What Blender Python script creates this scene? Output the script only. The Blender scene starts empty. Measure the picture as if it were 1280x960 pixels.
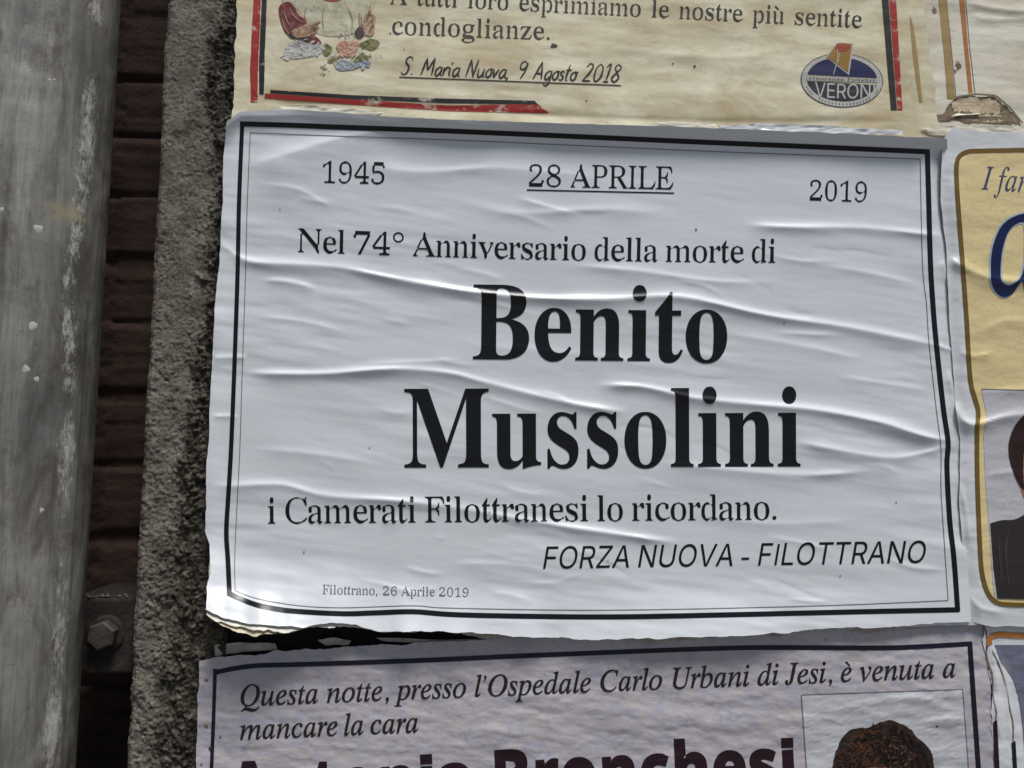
import bpy, bmesh, math, random
import numpy as np

# ------------------------------------------------------------------ camera, world, sun, exposure
scene = bpy.context.scene
COL = scene.collection
R = math.radians
CAM_D, PITCH, YAW, FPX = 0.705, R(6.1), R(4.4), 924.0
cam_data = bpy.data.cameras.new('camera')
cam_data.sensor_width = 36.0
cam_data.lens = 36.0 * FPX / 1280.0
cam_data.clip_start = 0.01
cam_data.clip_end = 500.0
cam_data.dof.use_dof = True
cam_data.dof.focus_distance = 0.70
cam_data.dof.aperture_fstop = 6.5
cam = bpy.data.objects.new('camera', cam_data)
COL.objects.link(cam)
cam.location = (0, -CAM_D, 0)
cam.rotation_euler = (math.pi / 2 + PITCH, 0, -YAW)
scene.camera = cam

SUN_EL, SUN_AZ = R(67), math.atan2(0.36, -0.85)      # azimuth measured from +Y towards +X
world = bpy.data.worlds.new('World')
scene.world = world
world.use_nodes = True
wn = world.node_tree.nodes
sky = wn.new('ShaderNodeTexSky')
sky.sky_type = 'NISHITA'
sky.sun_disc = False
sky.sun_elevation = SUN_EL
sky.sun_rotation = SUN_AZ
sky.dust_density = 1.5
sky.ozone_density = 1.2
world.node_tree.links.new(sky.outputs[0], wn['Background'].inputs[0])
wn['Background'].inputs[1].default_value = 0.05
sun_data = bpy.data.lights.new('sun', 'SUN')
sun_data.energy = 3.6
sun_data.angle = R(18)
sun_data.color = (1.0, 0.985, 0.965)
sun = bpy.data.objects.new('sun', sun_data)
COL.objects.link(sun)
sd = np.array([math.sin(SUN_AZ) * math.cos(SUN_EL), math.cos(SUN_AZ) * math.cos(SUN_EL), math.sin(SUN_EL)])
import mathutils
sun.rotation_euler = mathutils.Vector(tuple(sd)).to_track_quat('Z', 'Y').to_euler()
sun.location = (-2, -3, 5)
scene.view_settings.view_transform = 'Standard'
scene.view_settings.look = 'None'
scene.view_settings.gamma = 1.0
scene.view_settings.use_curve_mapping = False
scene.view_settings.exposure = 0.0
scene.cycles.max_bounces = 5

# ------------------------------------------------------------------ measuring: photograph -> wall
cp, sp_, cy, sy = math.cos(PITCH), math.sin(PITCH), math.cos(YAW), math.sin(YAW)
RIGHT = np.array([cy, -sy, 0.0])
FWD = np.array([sy * cp, cy * cp, sp_])
UP = np.array([-sy * sp_, -cy * sp_, cp])

def wall(px, py, d=0.0):
    """X and Z, on the vertical plane d metres in front of the wall, of a place measured in the photograph"""
    px = np.asarray(px, float); py = np.asarray(py, float)
    a = (px - 640.0) / FPX; b = (480.0 - py) / FPX
    dx = FWD[0] + a * RIGHT[0] + b * UP[0]
    dy = FWD[1] + a * RIGHT[1] + b * UP[1]
    dz = FWD[2] + a * RIGHT[2] + b * UP[2]
    t = (CAM_D - d) / dy
    return dx * t, dz * t

def _hash(ix, iy, seed):
    h = (ix.astype(np.int64) * 374761393 + iy.astype(np.int64) * 668265263 + seed * 974711) & 0xffffffff
    h = ((h ^ (h >> 13)) * 1274126177) & 0xffffffff
    h = h ^ (h >> 16)
    return (h & 0xffff) / 65535.0

def vnoise(x, y, seed=0):
    x = np.asarray(x, float); y = np.asarray(y, float)
    ix = np.floor(x); iy = np.floor(y)
    fx = x - ix; fy = y - iy
    fx = fx * fx * fx * (fx * (fx * 6 - 15) + 10); fy = fy * fy * fy * (fy * (fy * 6 - 15) + 10)
    a = _hash(ix, iy, seed); b = _hash(ix + 1, iy, seed); c = _hash(ix, iy + 1, seed); d = _hash(ix + 1, iy + 1, seed)
    return (a + (b - a) * fx) * (1 - fy) + (c + (d - c) * fx) * fy - 0.5

def fbm(x, y, seed=0, octv=4, gain=0.5):
    s = 0; a = 1.0
    for k in range(octv):
        s = s + a * vnoise(x * 2 ** k + 17.3 * k, y * 2 ** k + 5.1 * k, seed + k)
        a *= gain
    return s

def smooth(t):
    t = np.clip(t, 0, 1)
    return t * t * (3 - 2 * t)

def crease(px, py, path, amp, su, sl, taper=0.25):
    """a fold of the wet paper: crest along path, upper and lower flanks of width su and sl (photo px), height amp (m)"""
    P = ease(path, 5 if len(path) > 3 else 4)
    px, py = np.broadcast_arrays(np.asarray(px, float), np.asarray(py, float))
    out = np.zeros(px.shape)
    r = 9 * max(su, sl)
    box_ = (px > P[:, 0].min() - r) & (px < P[:, 0].max() + r) & (py > P[:, 1].min() - r) & (py < P[:, 1].max() + r)
    if not box_.any(): return out
    x = px[box_]; y = py[box_]
    seg = np.hypot(*(P[1:] - P[:-1]).T); tot = seg.sum(); acc = 0
    best = np.full(x.shape, 1e9); sg = np.zeros(x.shape); tt = np.zeros(x.shape)
    for i in range(len(P) - 1):
        a, b = P[i], P[i + 1]; e = b - a; L = max(seg[i], 1e-6)
        uc = np.clip(((x - a[0]) * e[0] + (y - a[1]) * e[1]) / (L * L), 0, 1)
        d = np.hypot(x - a[0] - uc * e[0], y - a[1] - uc * e[1]); s = (e[0] * (y - a[1]) - e[1] * (x - a[0])) / L
        m = d < best
        best = np.where(m, d, best); sg = np.where(m, s, sg); tt = np.where(m, (acc + uc * L) / tot, tt)
        acc += L
    w = np.where(sg < 0, su * 0.72, sl * 1.25) * (0.8 + 0.5 * vnoise(tt * tot / 55.0, tt * 0, int(P[0, 0])))
    q = np.minimum(best / w, 20)
    prof = 0.55 / np.cosh(q * 1.5) + 0.45 * np.exp(-1.5 * (np.sqrt(q * q + 0.03) - 0.17))
    env = smooth(tt / taper) * smooth((1 - tt) / taper) * (0.85 + 0.6 * vnoise(tt * tot / 80.0, tt * 0 + 3, int(P[0, 1])))
    out[box_] = 0.86 * amp * prof * env
    return out

# ------------------------------------------------------------------ object helpers
def mesh_obj(name, verts, faces, mat, parent=None, smooth_faces=True, mats=None, fmat=None):
    V = np.asarray(verts, float)
    if parent is not None:
        V = V - np.array(parent.location)
    me = bpy.data.meshes.new(name)
    me.from_pydata(V.tolist(), [], faces if isinstance(faces, list) else faces.tolist())
    me.materials.append(mat)
    if smooth_faces:
        me.polygons.foreach_set('use_smooth', [True] * len(me.polygons))
    me.update()
    o = bpy.data.objects.new(name, me)
    COL.objects.link(o)
    if parent is not None:
        base = parent
        o.parent = parent
    return o

def child_of(o, part):
    """make o a sub-part of part (both at the thing's own origin)"""
    o.parent = part
    return o

def thing(name, label, cat, loc, group=None):
    o = bpy.data.objects.new(name, None)
    o.empty_display_size = 0.05
    COL.objects.link(o)
    o.location = loc
    tag(o, label, cat, group)
    return o

def tag(o, label=None, cat=None, group=None, kind=None):
    if label: o['label'] = label
    if cat: o['category'] = cat
    if group: o['group'] = group
    if kind: o['kind'] = kind
    return o

class Sheet:
    """a glued sheet: base distance d0 from the wall and a relief H(px, py) in metres"""
    def __init__(self, root, d0, H):
        self.root, self.d0, self.H = root, d0, H
    def pts(self, px, py, lift=0.0):
        px = np.asarray(px, float); py = np.asarray(py, float)
        d = self.d0 + self.H(px, py)
        X, Z = wall(px, py, d)
        return np.stack([X, -(d + lift), Z], -1)

def resample(P, n):
    P = np.array(P, float)
    s = np.concatenate([[0], np.cumsum(np.hypot(*(P[1:] - P[:-1]).T))])
    t = np.linspace(0, s[-1], n)
    return np.stack([np.interp(t, s, P[:, 0]), np.interp(t, s, P[:, 1])], -1)

def ease(P, n=10, closed=False):
    """Catmull-Rom through the points"""
    P = np.array(P, float); m = len(P); out = []
    rng = range(m) if closed else range(m - 1)
    for i in rng:
        if closed:
            a, b, c, d = P[(i - 1) % m], P[i], P[(i + 1) % m], P[(i + 2) % m]
        else:
            a, b, c, d = P[max(i - 1, 0)], P[i], P[i + 1], P[min(i + 2, m - 1)]
        for k in range(n):
            t = k / n
            out.append(0.5 * (2 * b + (c - a) * t + (2 * a - 5 * b + 4 * c - d) * t * t + (3 * b - a - 3 * c + d) * t ** 3))
    if not closed: out.append(P[-1])
    return np.array(out)

def coons(top, right, bottom, left, step, rag=(0, 0, 0, 0), seed=1):
    """grid of photo positions inside four edges; top and bottom run left to right, left and right run downwards"""
    w = max(np.hypot(*(np.array(top[-1]) - top[0])), np.hypot(*(np.array(bottom[-1]) - bottom[0])))
    h = max(np.hypot(*(np.array(left[-1]) - left[0])), np.hypot(*(np.array(right[-1]) - right[0])))
    n, m = int(w / step) + 2, int(h / step) + 2
    T, B, L, Rr = resample(top, n), resample(bottom, n), resample(left, m), resample(right, m)
    def rg(C, axis, amp, sd_):
        if amp:
            t = np.arange(len(C)) * step
            e = np.minimum(1, np.minimum(np.arange(len(C)), np.arange(len(C))[::-1]) / 4.0)
            C[:, axis] += amp * e * (fbm(t / 26.0, t * 0 + sd_, seed + sd_, 5, 0.62))
        return C
    T = rg(T, 1, rag[0], 1); Rr = rg(Rr, 0, rag[1], 2); B = rg(B, 1, rag[2], 3); L = rg(L, 0, rag[3], 4)
    u = np.linspace(0, 1, n)[None, :, None]; v = np.linspace(0, 1, m)[:, None, None]
    G = (1 - v) * T[None] + v * B[None] + (1 - u) * L[:, None] + u * Rr[:, None]
    G = G - ((1 - u) * (1 - v) * T[0] + u * (1 - v) * T[-1] + (1 - u) * v * B[0] + u * v * B[-1])
    return G

def grid_faces(m, n):
    i = np.arange((m - 1) * (n - 1)); r = i // (n - 1); c = i % (n - 1)
    a = r * n + c
    return np.stack([a, a + n, a + n + 1, a + 1], -1)

def paper(name, sheet, G, mat, back=None):
    m, n = G.shape[:2]
    V = sheet.pts(G[..., 0], G[..., 1]).reshape(-1, 3)
    return mesh_obj(name, V, grid_faces(m, n), mat, sheet.root)

def fill(polys, cut=(9.0, 2.6)):
    """filled 2D outlines (with holes) in photo px -> (points, faces), cut fine enough to follow the paper"""
    cu = bpy.data.curves.new('tmp', 'CURVE'); cu.dimensions = '2D'; cu.fill_mode = 'BOTH'
    for p in polys:
        s = cu.splines.new('POLY'); s.points.add(len(p) - 1); s.use_cyclic_u = True
        for i, v in enumerate(p): s.points[i].co = (v[0], -v[1], 0, 1)
    o = bpy.data.objects.new('tmp', cu); COL.objects.link(o)
    bpy.context.view_layer.update()
    me = bpy.data.meshes.new_from_object(o.evaluated_get(bpy.context.evaluated_depsgraph_get()))
    bm = bmesh.new(); bm.from_mesh(me)
    bpy.data.objects.remove(o); bpy.data.curves.remove(cu); bpy.data.meshes.remove(me)
    if len(bm.verts):
        xs = [v.co.x for v in bm.verts]; ys = [v.co.y for v in bm.verts]
        for axis, lo, hi, st in ((0, min(xs), max(xs), cut[0]), (1, min(ys), max(ys), cut[1])):
            if not st: continue
            k = math.floor(lo / st) + 1
            while k * st < hi:
                co = [0, 0, 0]; no = [0, 0, 0]; co[axis] = k * st; no[axis] = 1
                bmesh.ops.bisect_plane(bm, geom=bm.verts[:] + bm.edges[:] + bm.faces[:], plane_co=co, plane_no=no, dist=1e-4)
                k += 1
    bmesh.ops.remove_doubles(bm, verts=bm.verts[:], dist=0.06)
    bmesh.ops.dissolve_degenerate(bm, dist=0.05, edges=bm.edges[:])
    bm.verts.index_update()
    P = np.array([(v.co.x, -v.co.y) for v in bm.verts]).reshape(-1, 2)
    Fc = [[v.index for v in f.verts] for f in bm.faces]
    bm.free()
    return P, Fc

def ink(name, sheet, polys, mat, lift=0.0003, cut=(9.0, 2.6), parent=None):
    P, Fc = fill(polys, cut)
    V = sheet.pts(P[:, 0], P[:, 1], lift)
    o = mesh_obj(name, V, Fc, mat, sheet.root)
    e = 1.2
    du = sheet.pts(P[:, 0] + e, P[:, 1]) - sheet.pts(P[:, 0] - e, P[:, 1])
    dv = sheet.pts(P[:, 0], P[:, 1] + e) - sheet.pts(P[:, 0], P[:, 1] - e)
    N = np.cross(dv, du)
    N /= np.maximum(np.linalg.norm(N, axis=1)[:, None], 1e-12)
    N *= -np.sign(N[:, 1:2] + 1e-12)
    o.data.normals_split_custom_set_from_vertices(N.tolist())
    if parent is not None: o.parent = parent
    return o

def strip_geo(path, w, step=2.5, across=2, wob=0.0, seed=0):
    n = max(2, int(np.hypot(*(np.array(path[1:], float) - np.array(path[:-1], float)).T).sum() / step) + 1)
    P = resample(path, n)
    T = np.gradient(P, axis=0); T /= np.maximum(np.hypot(T[:, 0], T[:, 1])[:, None], 1e-9)
    N = np.stack([-T[:, 1], T[:, 0]], -1)
    ww = np.full(n, float(w)) if np.isscalar(w) else np.interp(np.linspace(0, 1, n), np.linspace(0, 1, len(w)), w)
    if wob: ww = ww + wob * fbm(np.arange(n) * step / 14.0, np.zeros(n), seed, 3)
    k = np.linspace(-0.5, 0.5, across + 1)
    G = P[:, None] + N[:, None] * (k[None, :, None] * ww[:, None, None])
    return G

def strips(name, sheet, paths, w, mat, lift=0.0003, parent=None, wob=0.0, step=2.5):
    V = []; Fc = []; off = 0
    for j, p in enumerate(paths):
        G = strip_geo(p, w[j] if isinstance(w, list) else w, step, 2, wob, j)
        m, n = G.shape[:2]
        V.append(sheet.pts(G[..., 0], G[..., 1], lift).reshape(-1, 3))
        Fc.append(grid_faces(m, n) + off); off += m * n
    o = mesh_obj(name, np.vstack(V), np.vstack(Fc), mat, sheet.root)
    if parent is not None: o.parent = parent
    return o

# ------------------------------------------------------------------ lettering (outlines kept as data)
# each row: style, character code, advance, outlines as x, y pairs in thousandths of an em
GLYPH_DATA = [
(0,66,667,[24,0,24,26,38,27,62,31,72,35,81,38,88,43,94,49,99,55,103,63,106,72,109,83,111,95,112,123,112,555,111,589,108,607,104,621,99,633,95,638,87,646,82,649,71,654,50,659,23,660,23,686,332,686,402,683,462,673,510,657,548,634,575,605,591,570,597,528,593,494,583,464,566,438,543,416,513,398,476,383,432,372,484,359,529,343,565,322,594,297,614,268,626,235,630,198,629,172,624,148,617,125,607,104,594,85,578,68,559,52,537,38,513,27,487,17,458,10,427,4,394,1,358,0],[274,379,305,380,325,382,344,385,360,389,374,395,386,402,396,410,405,420,412,432,418,445,423,461,426,479,428,498,429,520,428,539,427,556,425,572,421,587,417,600,412,611,406,621,398,630,390,637,380,643,368,647,355,651,341,653,316,653,301,651,295,649,290,646,286,643,283,640,278,630,276,616,274,599],[334,36,352,37,368,39,383,43,396,49,408,56,418,64,426,74,433,85,439,99,444,114,448,131,451,150,453,171,453,193,452,216,450,237,447,256,441,273,435,288,427,301,417,313,406,322,393,330,378,336,360,341,341,345,320,347,274,348,274,98,275,80,276,72,281,60,283,54,291,46,302,41,308,39,324,37]),
(0,101,453,[232,-15,215,-15,199,-13,184,-10,169,-5,155,1,141,7,127,16,115,25,103,35,92,47,82,59,72,73,64,88,56,103,49,120,43,137,38,155,34,175,31,194,30,215,29,237,30,257,32,276,34,294,38,312,43,330,49,346,57,362,65,377,74,391,84,405,94,417,106,428,118,439,131,448,145,456,159,463,173,469,189,474,204,477,220,479,237,479,261,478,283,475,305,469,324,461,343,450,359,437,375,422,388,404,400,385,409,364,416,341,422,316,425,289,426,250,176,250,179,200,187,159,200,124,218,98,240,79,268,68,300,64,317,65,333,69,349,76,364,85,379,97,393,112,407,129,429,109,407,76,383,48,356,25,328,8,298,-5,266,-13],[175,289,303,289,303,341,302,357,299,385,297,397,291,417,287,425,282,432,276,437,269,442,261,445,252,446,243,447,225,444,210,436,197,421,187,401,181,375,176,344]),
(0,110,573,[27,0,27,24,43,26,55,29,64,35,71,43,75,53,77,60,79,75,79,84,79,381,78,398,76,412,74,418,69,427,65,431,56,437,51,440,37,442,28,443,28,467,223,467,223,403,239,423,257,440,276,454,297,465,318,473,342,478,366,479,401,476,431,466,455,450,473,427,487,397,495,361,498,319,498,84,499,60,503,48,505,43,511,35,515,32,526,27,532,26,547,24,547,0,304,0,304,24,323,25,332,29,340,35,346,44,351,55,353,68,354,84,354,327,353,349,351,367,347,382,345,388,342,394,338,398,333,402,328,405,321,407,305,409,292,407,279,404,267,399,255,391,244,381,233,368,223,354,223,84,224,60,227,48,230,43,235,35,239,32,250,27,256,26,271,24,271,0]),
(0,105,298,[152,545,134,547,118,552,104,561,98,567,92,573,83,587,78,603,76,621,78,639,83,655,92,669,98,676,111,687,118,691,126,694,143,697,152,698,161,697,178,694,185,691,193,687,206,676,216,662,224,647,227,630,228,621,227,612,223,595,220,587,216,580,205,567,199,561,185,552,169,547],[27,0,27,24,43,26,56,30,65,35,71,42,73,47,77,59,78,67,79,84,79,379,77,407,75,420,73,425,67,432,64,435,53,439,46,441,30,442,31,467,224,467,224,84,224,68,225,60,228,48,233,39,236,36,239,33,250,28,256,26,271,24,271,0]),
(0,116,344,[186,-14,169,-14,154,-12,140,-9,128,-4,117,1,107,8,99,16,92,25,86,35,81,47,78,60,75,75,73,90,73,107,73,420,30,420,30,451,132,556,154,582,173,606,194,638,217,638,217,467,313,467,313,420,217,420,217,123,218,107,220,93,225,76,230,69,238,64,242,62,253,61,263,62,272,65,281,70,289,78,297,87,304,99,311,112,335,99,320,69,304,44,285,23,263,7,240,-5,214,-12]),
(0,111,507,[254,-15,235,-15,217,-13,200,-9,183,-5,167,1,151,9,136,17,122,27,109,38,96,49,85,62,75,76,65,90,57,106,49,122,43,139,38,156,34,174,31,193,29,212,28,232,29,252,31,271,34,290,38,309,43,326,49,343,57,360,65,375,75,390,85,403,96,416,109,427,122,438,136,448,151,456,166,463,183,469,199,474,216,477,234,479,253,479,271,479,289,477,306,474,323,469,339,463,354,456,369,448,383,439,396,428,409,417,420,404,430,391,440,376,449,361,456,345,463,328,468,310,472,292,475,272,477,252,477,232,477,211,475,191,472,172,468,154,463,136,456,119,449,103,440,88,430,73,420,60,409,48,397,36,384,26,370,16,355,8,340,1,324,-5,307,-9,290,-13,272,-15],[254,17,265,18,276,21,286,25,294,31,302,38,309,48,317,65,323,89,327,122,331,232,330,268,327,329,325,354,321,376,317,394,313,408,307,419,300,428,293,436,284,442,275,447,265,449,254,450,242,449,231,447,221,442,212,436,205,428,198,419,193,408,189,393,185,376,182,354,179,329,176,268,176,233,180,123,184,90,191,65,199,48,206,38,213,31,222,25,232,21,242,18]),
(0,77,955,[21,0,21,26,48,29,69,34,78,38,86,42,93,48,98,54,103,61,107,70,109,80,112,92,113,119,113,575,113,593,111,608,108,621,104,631,98,639,90,646,79,651,22,660,22,686,278,686,477,214,677,686,929,686,929,660,904,657,884,651,875,647,868,642,862,637,857,631,853,624,850,615,847,606,845,595,844,569,844,128,844,106,846,87,849,71,853,58,859,48,866,40,876,35,888,31,910,27,928,26,928,0,596,0,596,26,651,37,661,43,669,51,675,61,680,73,682,87,684,105,685,125,685,601,434,0,407,0,159,586,159,120,161,91,163,78,166,67,170,58,174,51,180,45,187,40,195,36,204,32,215,30,227,28,255,26,255,0]),
(0,117,564,[197,-15,178,-14,161,-12,145,-8,131,-2,118,6,107,15,98,26,90,38,84,52,78,68,74,85,71,104,69,124,69,146,69,373,67,400,64,414,62,420,56,430,52,434,41,439,34,441,17,443,17,467,213,467,213,111,215,97,216,91,220,79,227,69,231,65,236,62,246,56,253,55,266,54,279,55,291,57,303,62,314,68,325,77,335,87,344,99,344,373,343,393,342,402,338,416,336,422,333,427,329,431,324,434,312,440,304,441,285,443,285,467,488,467,488,105,488,87,490,80,493,67,499,59,502,55,507,53,518,48,525,46,542,45,542,19,518,19,492,16,465,13,437,8,407,2,376,-6,344,-15,344,61,328,42,311,25,291,11,280,5,269,0,246,-9,222,-14]),
(0,115,434,[228,-15,203,-13,190,-11,161,-3,130,9,110,13,104,13,98,11,92,8,87,5,83,0,80,-6,77,-13,54,-13,54,159,80,159,84,141,90,125,96,109,103,95,111,82,121,70,130,59,141,49,152,41,163,34,175,29,187,25,199,23,211,22,231,24,249,28,263,35,274,45,283,57,288,72,289,88,288,100,285,111,279,122,271,132,261,141,249,150,235,158,161,195,133,211,109,228,99,236,82,255,75,265,69,275,64,285,60,296,58,308,56,320,56,332,56,350,59,366,63,382,69,398,77,412,86,425,98,438,110,449,124,459,139,467,156,473,173,477,192,480,212,480,250,476,299,463,321,459,330,461,338,466,341,470,347,480,367,480,367,334,344,334,333,363,327,376,320,388,313,399,305,408,296,417,287,425,277,431,267,437,257,441,246,444,236,445,225,446,207,445,192,441,180,435,170,426,163,415,159,404,158,390,158,384,161,371,166,360,173,350,184,341,204,327,302,278,327,262,338,254,356,237,364,228,370,219,375,208,380,197,383,185,385,171,387,157,387,143,386,122,384,103,379,86,373,69,365,54,355,40,343,27,330,16,316,7,301,-1,284,-7,266,-12,248,-14]),
(0,108,300,[27,0,27,24,43,26,56,30,65,35,71,42,73,47,77,59,78,67,79,84,79,599,78,616,75,637,71,646,68,650,64,653,59,656,54,658,39,661,30,661,30,686,224,686,224,75,225,60,228,48,233,39,236,36,239,33,250,28,256,26,271,24,271,0]),
(1,48,551,[256,-9,248,-8,245,-2,206,12,188,22,172,34,156,48,131,74,119,92,109,112,100,134,88,174,77,230,70,308,72,394,78,448,93,514,110,558,120,578,132,594,156,621,178,638,206,655,246,668,248,674,272,676,312,675,318,674,318,670,320,668,358,654,376,645,392,633,434,592,445,576,455,556,464,534,477,492,483,466,490,424,495,360,493,276,487,222,482,196,471,156,454,110,444,90,433,74,404,46,386,30,356,12,318,-2,316,-8,302,-9],[249,52,328,53,346,58,356,64,370,79,385,106,394,134,400,170,407,232,410,334,407,436,401,498,392,542,378,576,368,592,358,602,348,609,334,613,242,614,221,610,210,603,196,589,188,576,180,560,173,538,165,496,158,413,156,330,159,230,169,150,180,107,188,90,198,76,208,66,218,58,232,54]),
(1,49,551,[136,0,134,6,134,46,136,50,224,50,236,53,248,57,255,64,260,72,264,84,267,112,267,580,264,583,214,582,184,568,174,561,147,532,143,522,143,502,140,497,126,489,108,485,86,486,74,491,68,496,68,502,79,528,79,554,82,556,119,570,144,583,162,584,192,600,274,656,283,664,292,676,356,676,357,674,348,660,347,652,347,114,349,90,352,76,358,65,364,58,376,53,390,50,478,50,480,46,480,2,474,0]),
(1,50,551,[72,0,71,4,71,92,75,102,54,103,53,106,268,304,334,378,354,409,366,440,374,474,376,514,374,545,368,573,356,594,340,608,325,614,306,618,210,617,186,611,168,598,154,578,144,552,141,524,144,504,152,487,168,470,169,460,166,458,148,458,110,464,98,468,88,474,82,484,78,500,75,524,74,550,77,568,83,586,93,604,105,618,118,629,134,641,174,659,222,671,228,675,244,676,294,675,300,671,338,663,362,655,396,637,414,622,433,602,447,578,453,560,456,546,458,518,454,486,445,456,430,426,409,390,372,342,343,308,288,253,128,104,417,104,426,110,435,126,446,152,459,196,516,196,519,192,518,162,514,134,510,124,503,116,482,103,481,100,478,2,472,0]),
(1,52,551,[220,0,218,4,219,50,254,51,286,56,308,64,320,76,325,88,328,106,328,174,52,176,49,178,49,180,50,238,20,239,18,242,241,584,244,586,274,586,278,588,336,676,404,676,406,672,406,242,410,239,506,239,510,238,511,234,511,180,508,176,406,174,406,102,410,88,414,78,420,70,428,63,444,57,460,53,500,49,501,2,500,0,496,0],[89,240,328,240,330,490,334,585,304,586,300,584,284,554,238,476,88,244,87,240]),
(1,53,551,[212,-9,208,-8,204,-4,176,2,148,12,126,24,104,40,88,61,67,80,55,98,50,112,48,124,49,136,53,146,64,156,82,165,108,170,120,170,124,146,125,116,128,96,134,84,140,74,149,66,158,62,185,58,278,57,314,64,336,74,352,87,370,107,380,129,388,159,392,192,392,228,388,256,382,276,376,288,358,312,346,322,334,330,306,342,272,348,176,348,164,346,108,331,80,342,82,344,96,348,101,394,98,396,70,397,67,400,83,570,86,572,115,572,118,574,128,672,130,676,438,676,440,672,443,574,446,573,468,571,473,568,476,564,480,538,481,508,478,504,423,504,414,536,403,562,398,568,390,571,162,572,157,570,142,398,180,398,216,405,222,409,234,410,286,410,289,410,294,405,336,395,364,384,384,374,406,360,424,345,440,328,453,308,463,286,470,262,475,236,476,208,475,178,472,158,465,132,458,116,446,94,432,76,418,61,400,46,378,31,354,19,330,9,280,-4,272,-9]),
(1,54,551,[272,-9,264,-8,264,-4,263,-2,234,8,208,20,186,34,172,46,156,62,137,84,121,108,111,130,95,178,87,220,83,250,81,286,81,330,84,378,88,408,100,468,118,522,127,542,143,568,156,586,168,599,182,610,238,646,272,661,302,670,304,675,322,676,370,675,376,670,404,662,432,648,450,634,464,618,476,592,481,566,478,536,472,517,462,510,440,504,414,501,392,501,391,512,404,529,412,542,414,554,415,564,412,582,405,598,396,608,385,616,366,620,288,621,274,619,258,615,238,601,220,581,201,556,186,524,174,492,166,462,158,417,154,376,158,374,222,375,287,402,290,407,312,409,356,408,359,406,359,402,384,393,408,381,438,360,454,342,468,322,484,288,490,264,493,238,493,190,490,164,481,128,465,92,450,70,435,52,416,36,396,22,374,11,336,-2,334,-6,332,-8,312,-9],[264,52,336,53,352,55,365,60,380,70,392,84,402,102,410,124,417,162,419,206,417,246,411,280,401,306,388,325,370,340,350,348,330,352,248,352,232,349,209,342,185,332,165,318,153,306,154,258,160,206,168,162,180,129,196,97,216,72,227,64,238,58,252,54]),
(1,55,551,[174,0,173,2,175,6,434,570,430,573,140,572,134,570,128,563,116,540,105,478,46,477,45,478,44,482,46,540,48,556,52,564,58,569,66,572,80,574,82,576,86,674,92,676,494,676,496,672,496,630,473,576,476,574,504,573,506,572,505,568,250,4,248,1,244,0]),
(1,56,551,[246,-9,238,-4,206,3,174,14,152,25,132,39,110,58,93,78,80,100,71,122,65,156,66,188,72,218,85,244,104,268,130,290,144,299,210,336,212,338,180,357,154,378,131,400,113,422,100,448,92,474,89,504,90,526,96,556,103,574,111,590,134,618,158,637,182,650,200,658,218,664,248,671,252,675,270,676,318,675,320,674,322,670,356,662,378,653,396,643,412,631,446,596,456,582,465,562,472,532,472,496,467,468,454,440,438,422,414,402,400,393,388,392,335,362,380,338,418,314,448,290,470,266,487,238,496,210,500,178,499,152,492,120,487,106,478,88,465,70,450,56,428,37,410,26,386,15,362,6,314,-4,310,-8,300,-9],[236,44,328,45,347,48,370,55,390,68,407,86,419,108,427,134,429,160,427,186,419,208,405,226,385,244,358,263,322,282,282,299,215,300,202,293,177,272,156,247,144,226,136,198,133,168,135,138,142,113,154,90,172,70,190,57,209,50],[272,394,330,393,335,396,360,412,378,429,391,446,400,466,405,486,407,514,405,534,400,558,390,579,378,596,364,610,349,616,322,622,244,622,223,618,205,612,190,600,178,583,168,563,162,532,161,504,166,480,175,460,189,442,209,426,242,406]),
(1,57,551,[202,-9,194,-8,193,-2,168,6,144,18,126,32,112,50,94,59,80,70,70,84,65,98,65,112,71,126,80,135,90,142,104,148,113,148,124,124,152,72,164,59,176,52,202,49,268,49,302,55,309,58,332,72,353,96,364,114,378,141,394,186,400,217,406,251,412,318,408,320,342,319,322,300,306,288,286,276,266,267,266,264,269,260,268,259,250,257,222,257,198,259,196,266,160,282,144,293,128,305,111,322,93,350,81,378,75,404,71,450,73,488,83,532,97,566,116,594,142,622,162,638,180,649,208,661,230,668,232,674,254,676,294,675,302,674,301,670,302,668,330,659,360,645,392,623,420,597,429,586,445,562,455,542,464,518,474,478,482,422,484,390,484,340,482,300,477,260,463,192,445,142,422,100,398,72,368,46,340,27,310,11,266,-2,262,-8,250,-9],[239,324,322,325,351,330,368,338,386,352,402,369,412,386,412,420,408,456,402,498,394,524,380,558,368,578,352,596,343,604,332,609,316,613,230,613,212,609,194,600,179,586,168,567,158,546,150,505,147,458,148,421,155,390,164,367,176,350,183,344,195,336,212,328]),
(1,65,618,[20,0,18,4,19,26,22,28,36,30,43,32,40,44,42,52,56,76,68,98,108,197,112,199,138,200,142,202,156,240,128,242,127,244,128,248,220,478,224,480,252,481,256,486,287,566,289,584,286,624,287,640,290,652,309,700,314,702,336,701,341,694,359,652,362,642,363,624,362,582,366,561,546,134,590,48,598,40,609,34,620,30,632,28,636,26,636,2,630,0,378,0,376,4,378,26,384,28,414,31,434,36,444,41,450,48,457,62,458,71,442,121,412,198,162,199,156,198,155,196,120,108,114,89,113,74,117,48,117,34,122,31,134,29,159,26,161,22,160,1],[176,242,394,244,298,479,270,480,265,478,174,247,173,244]),
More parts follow.
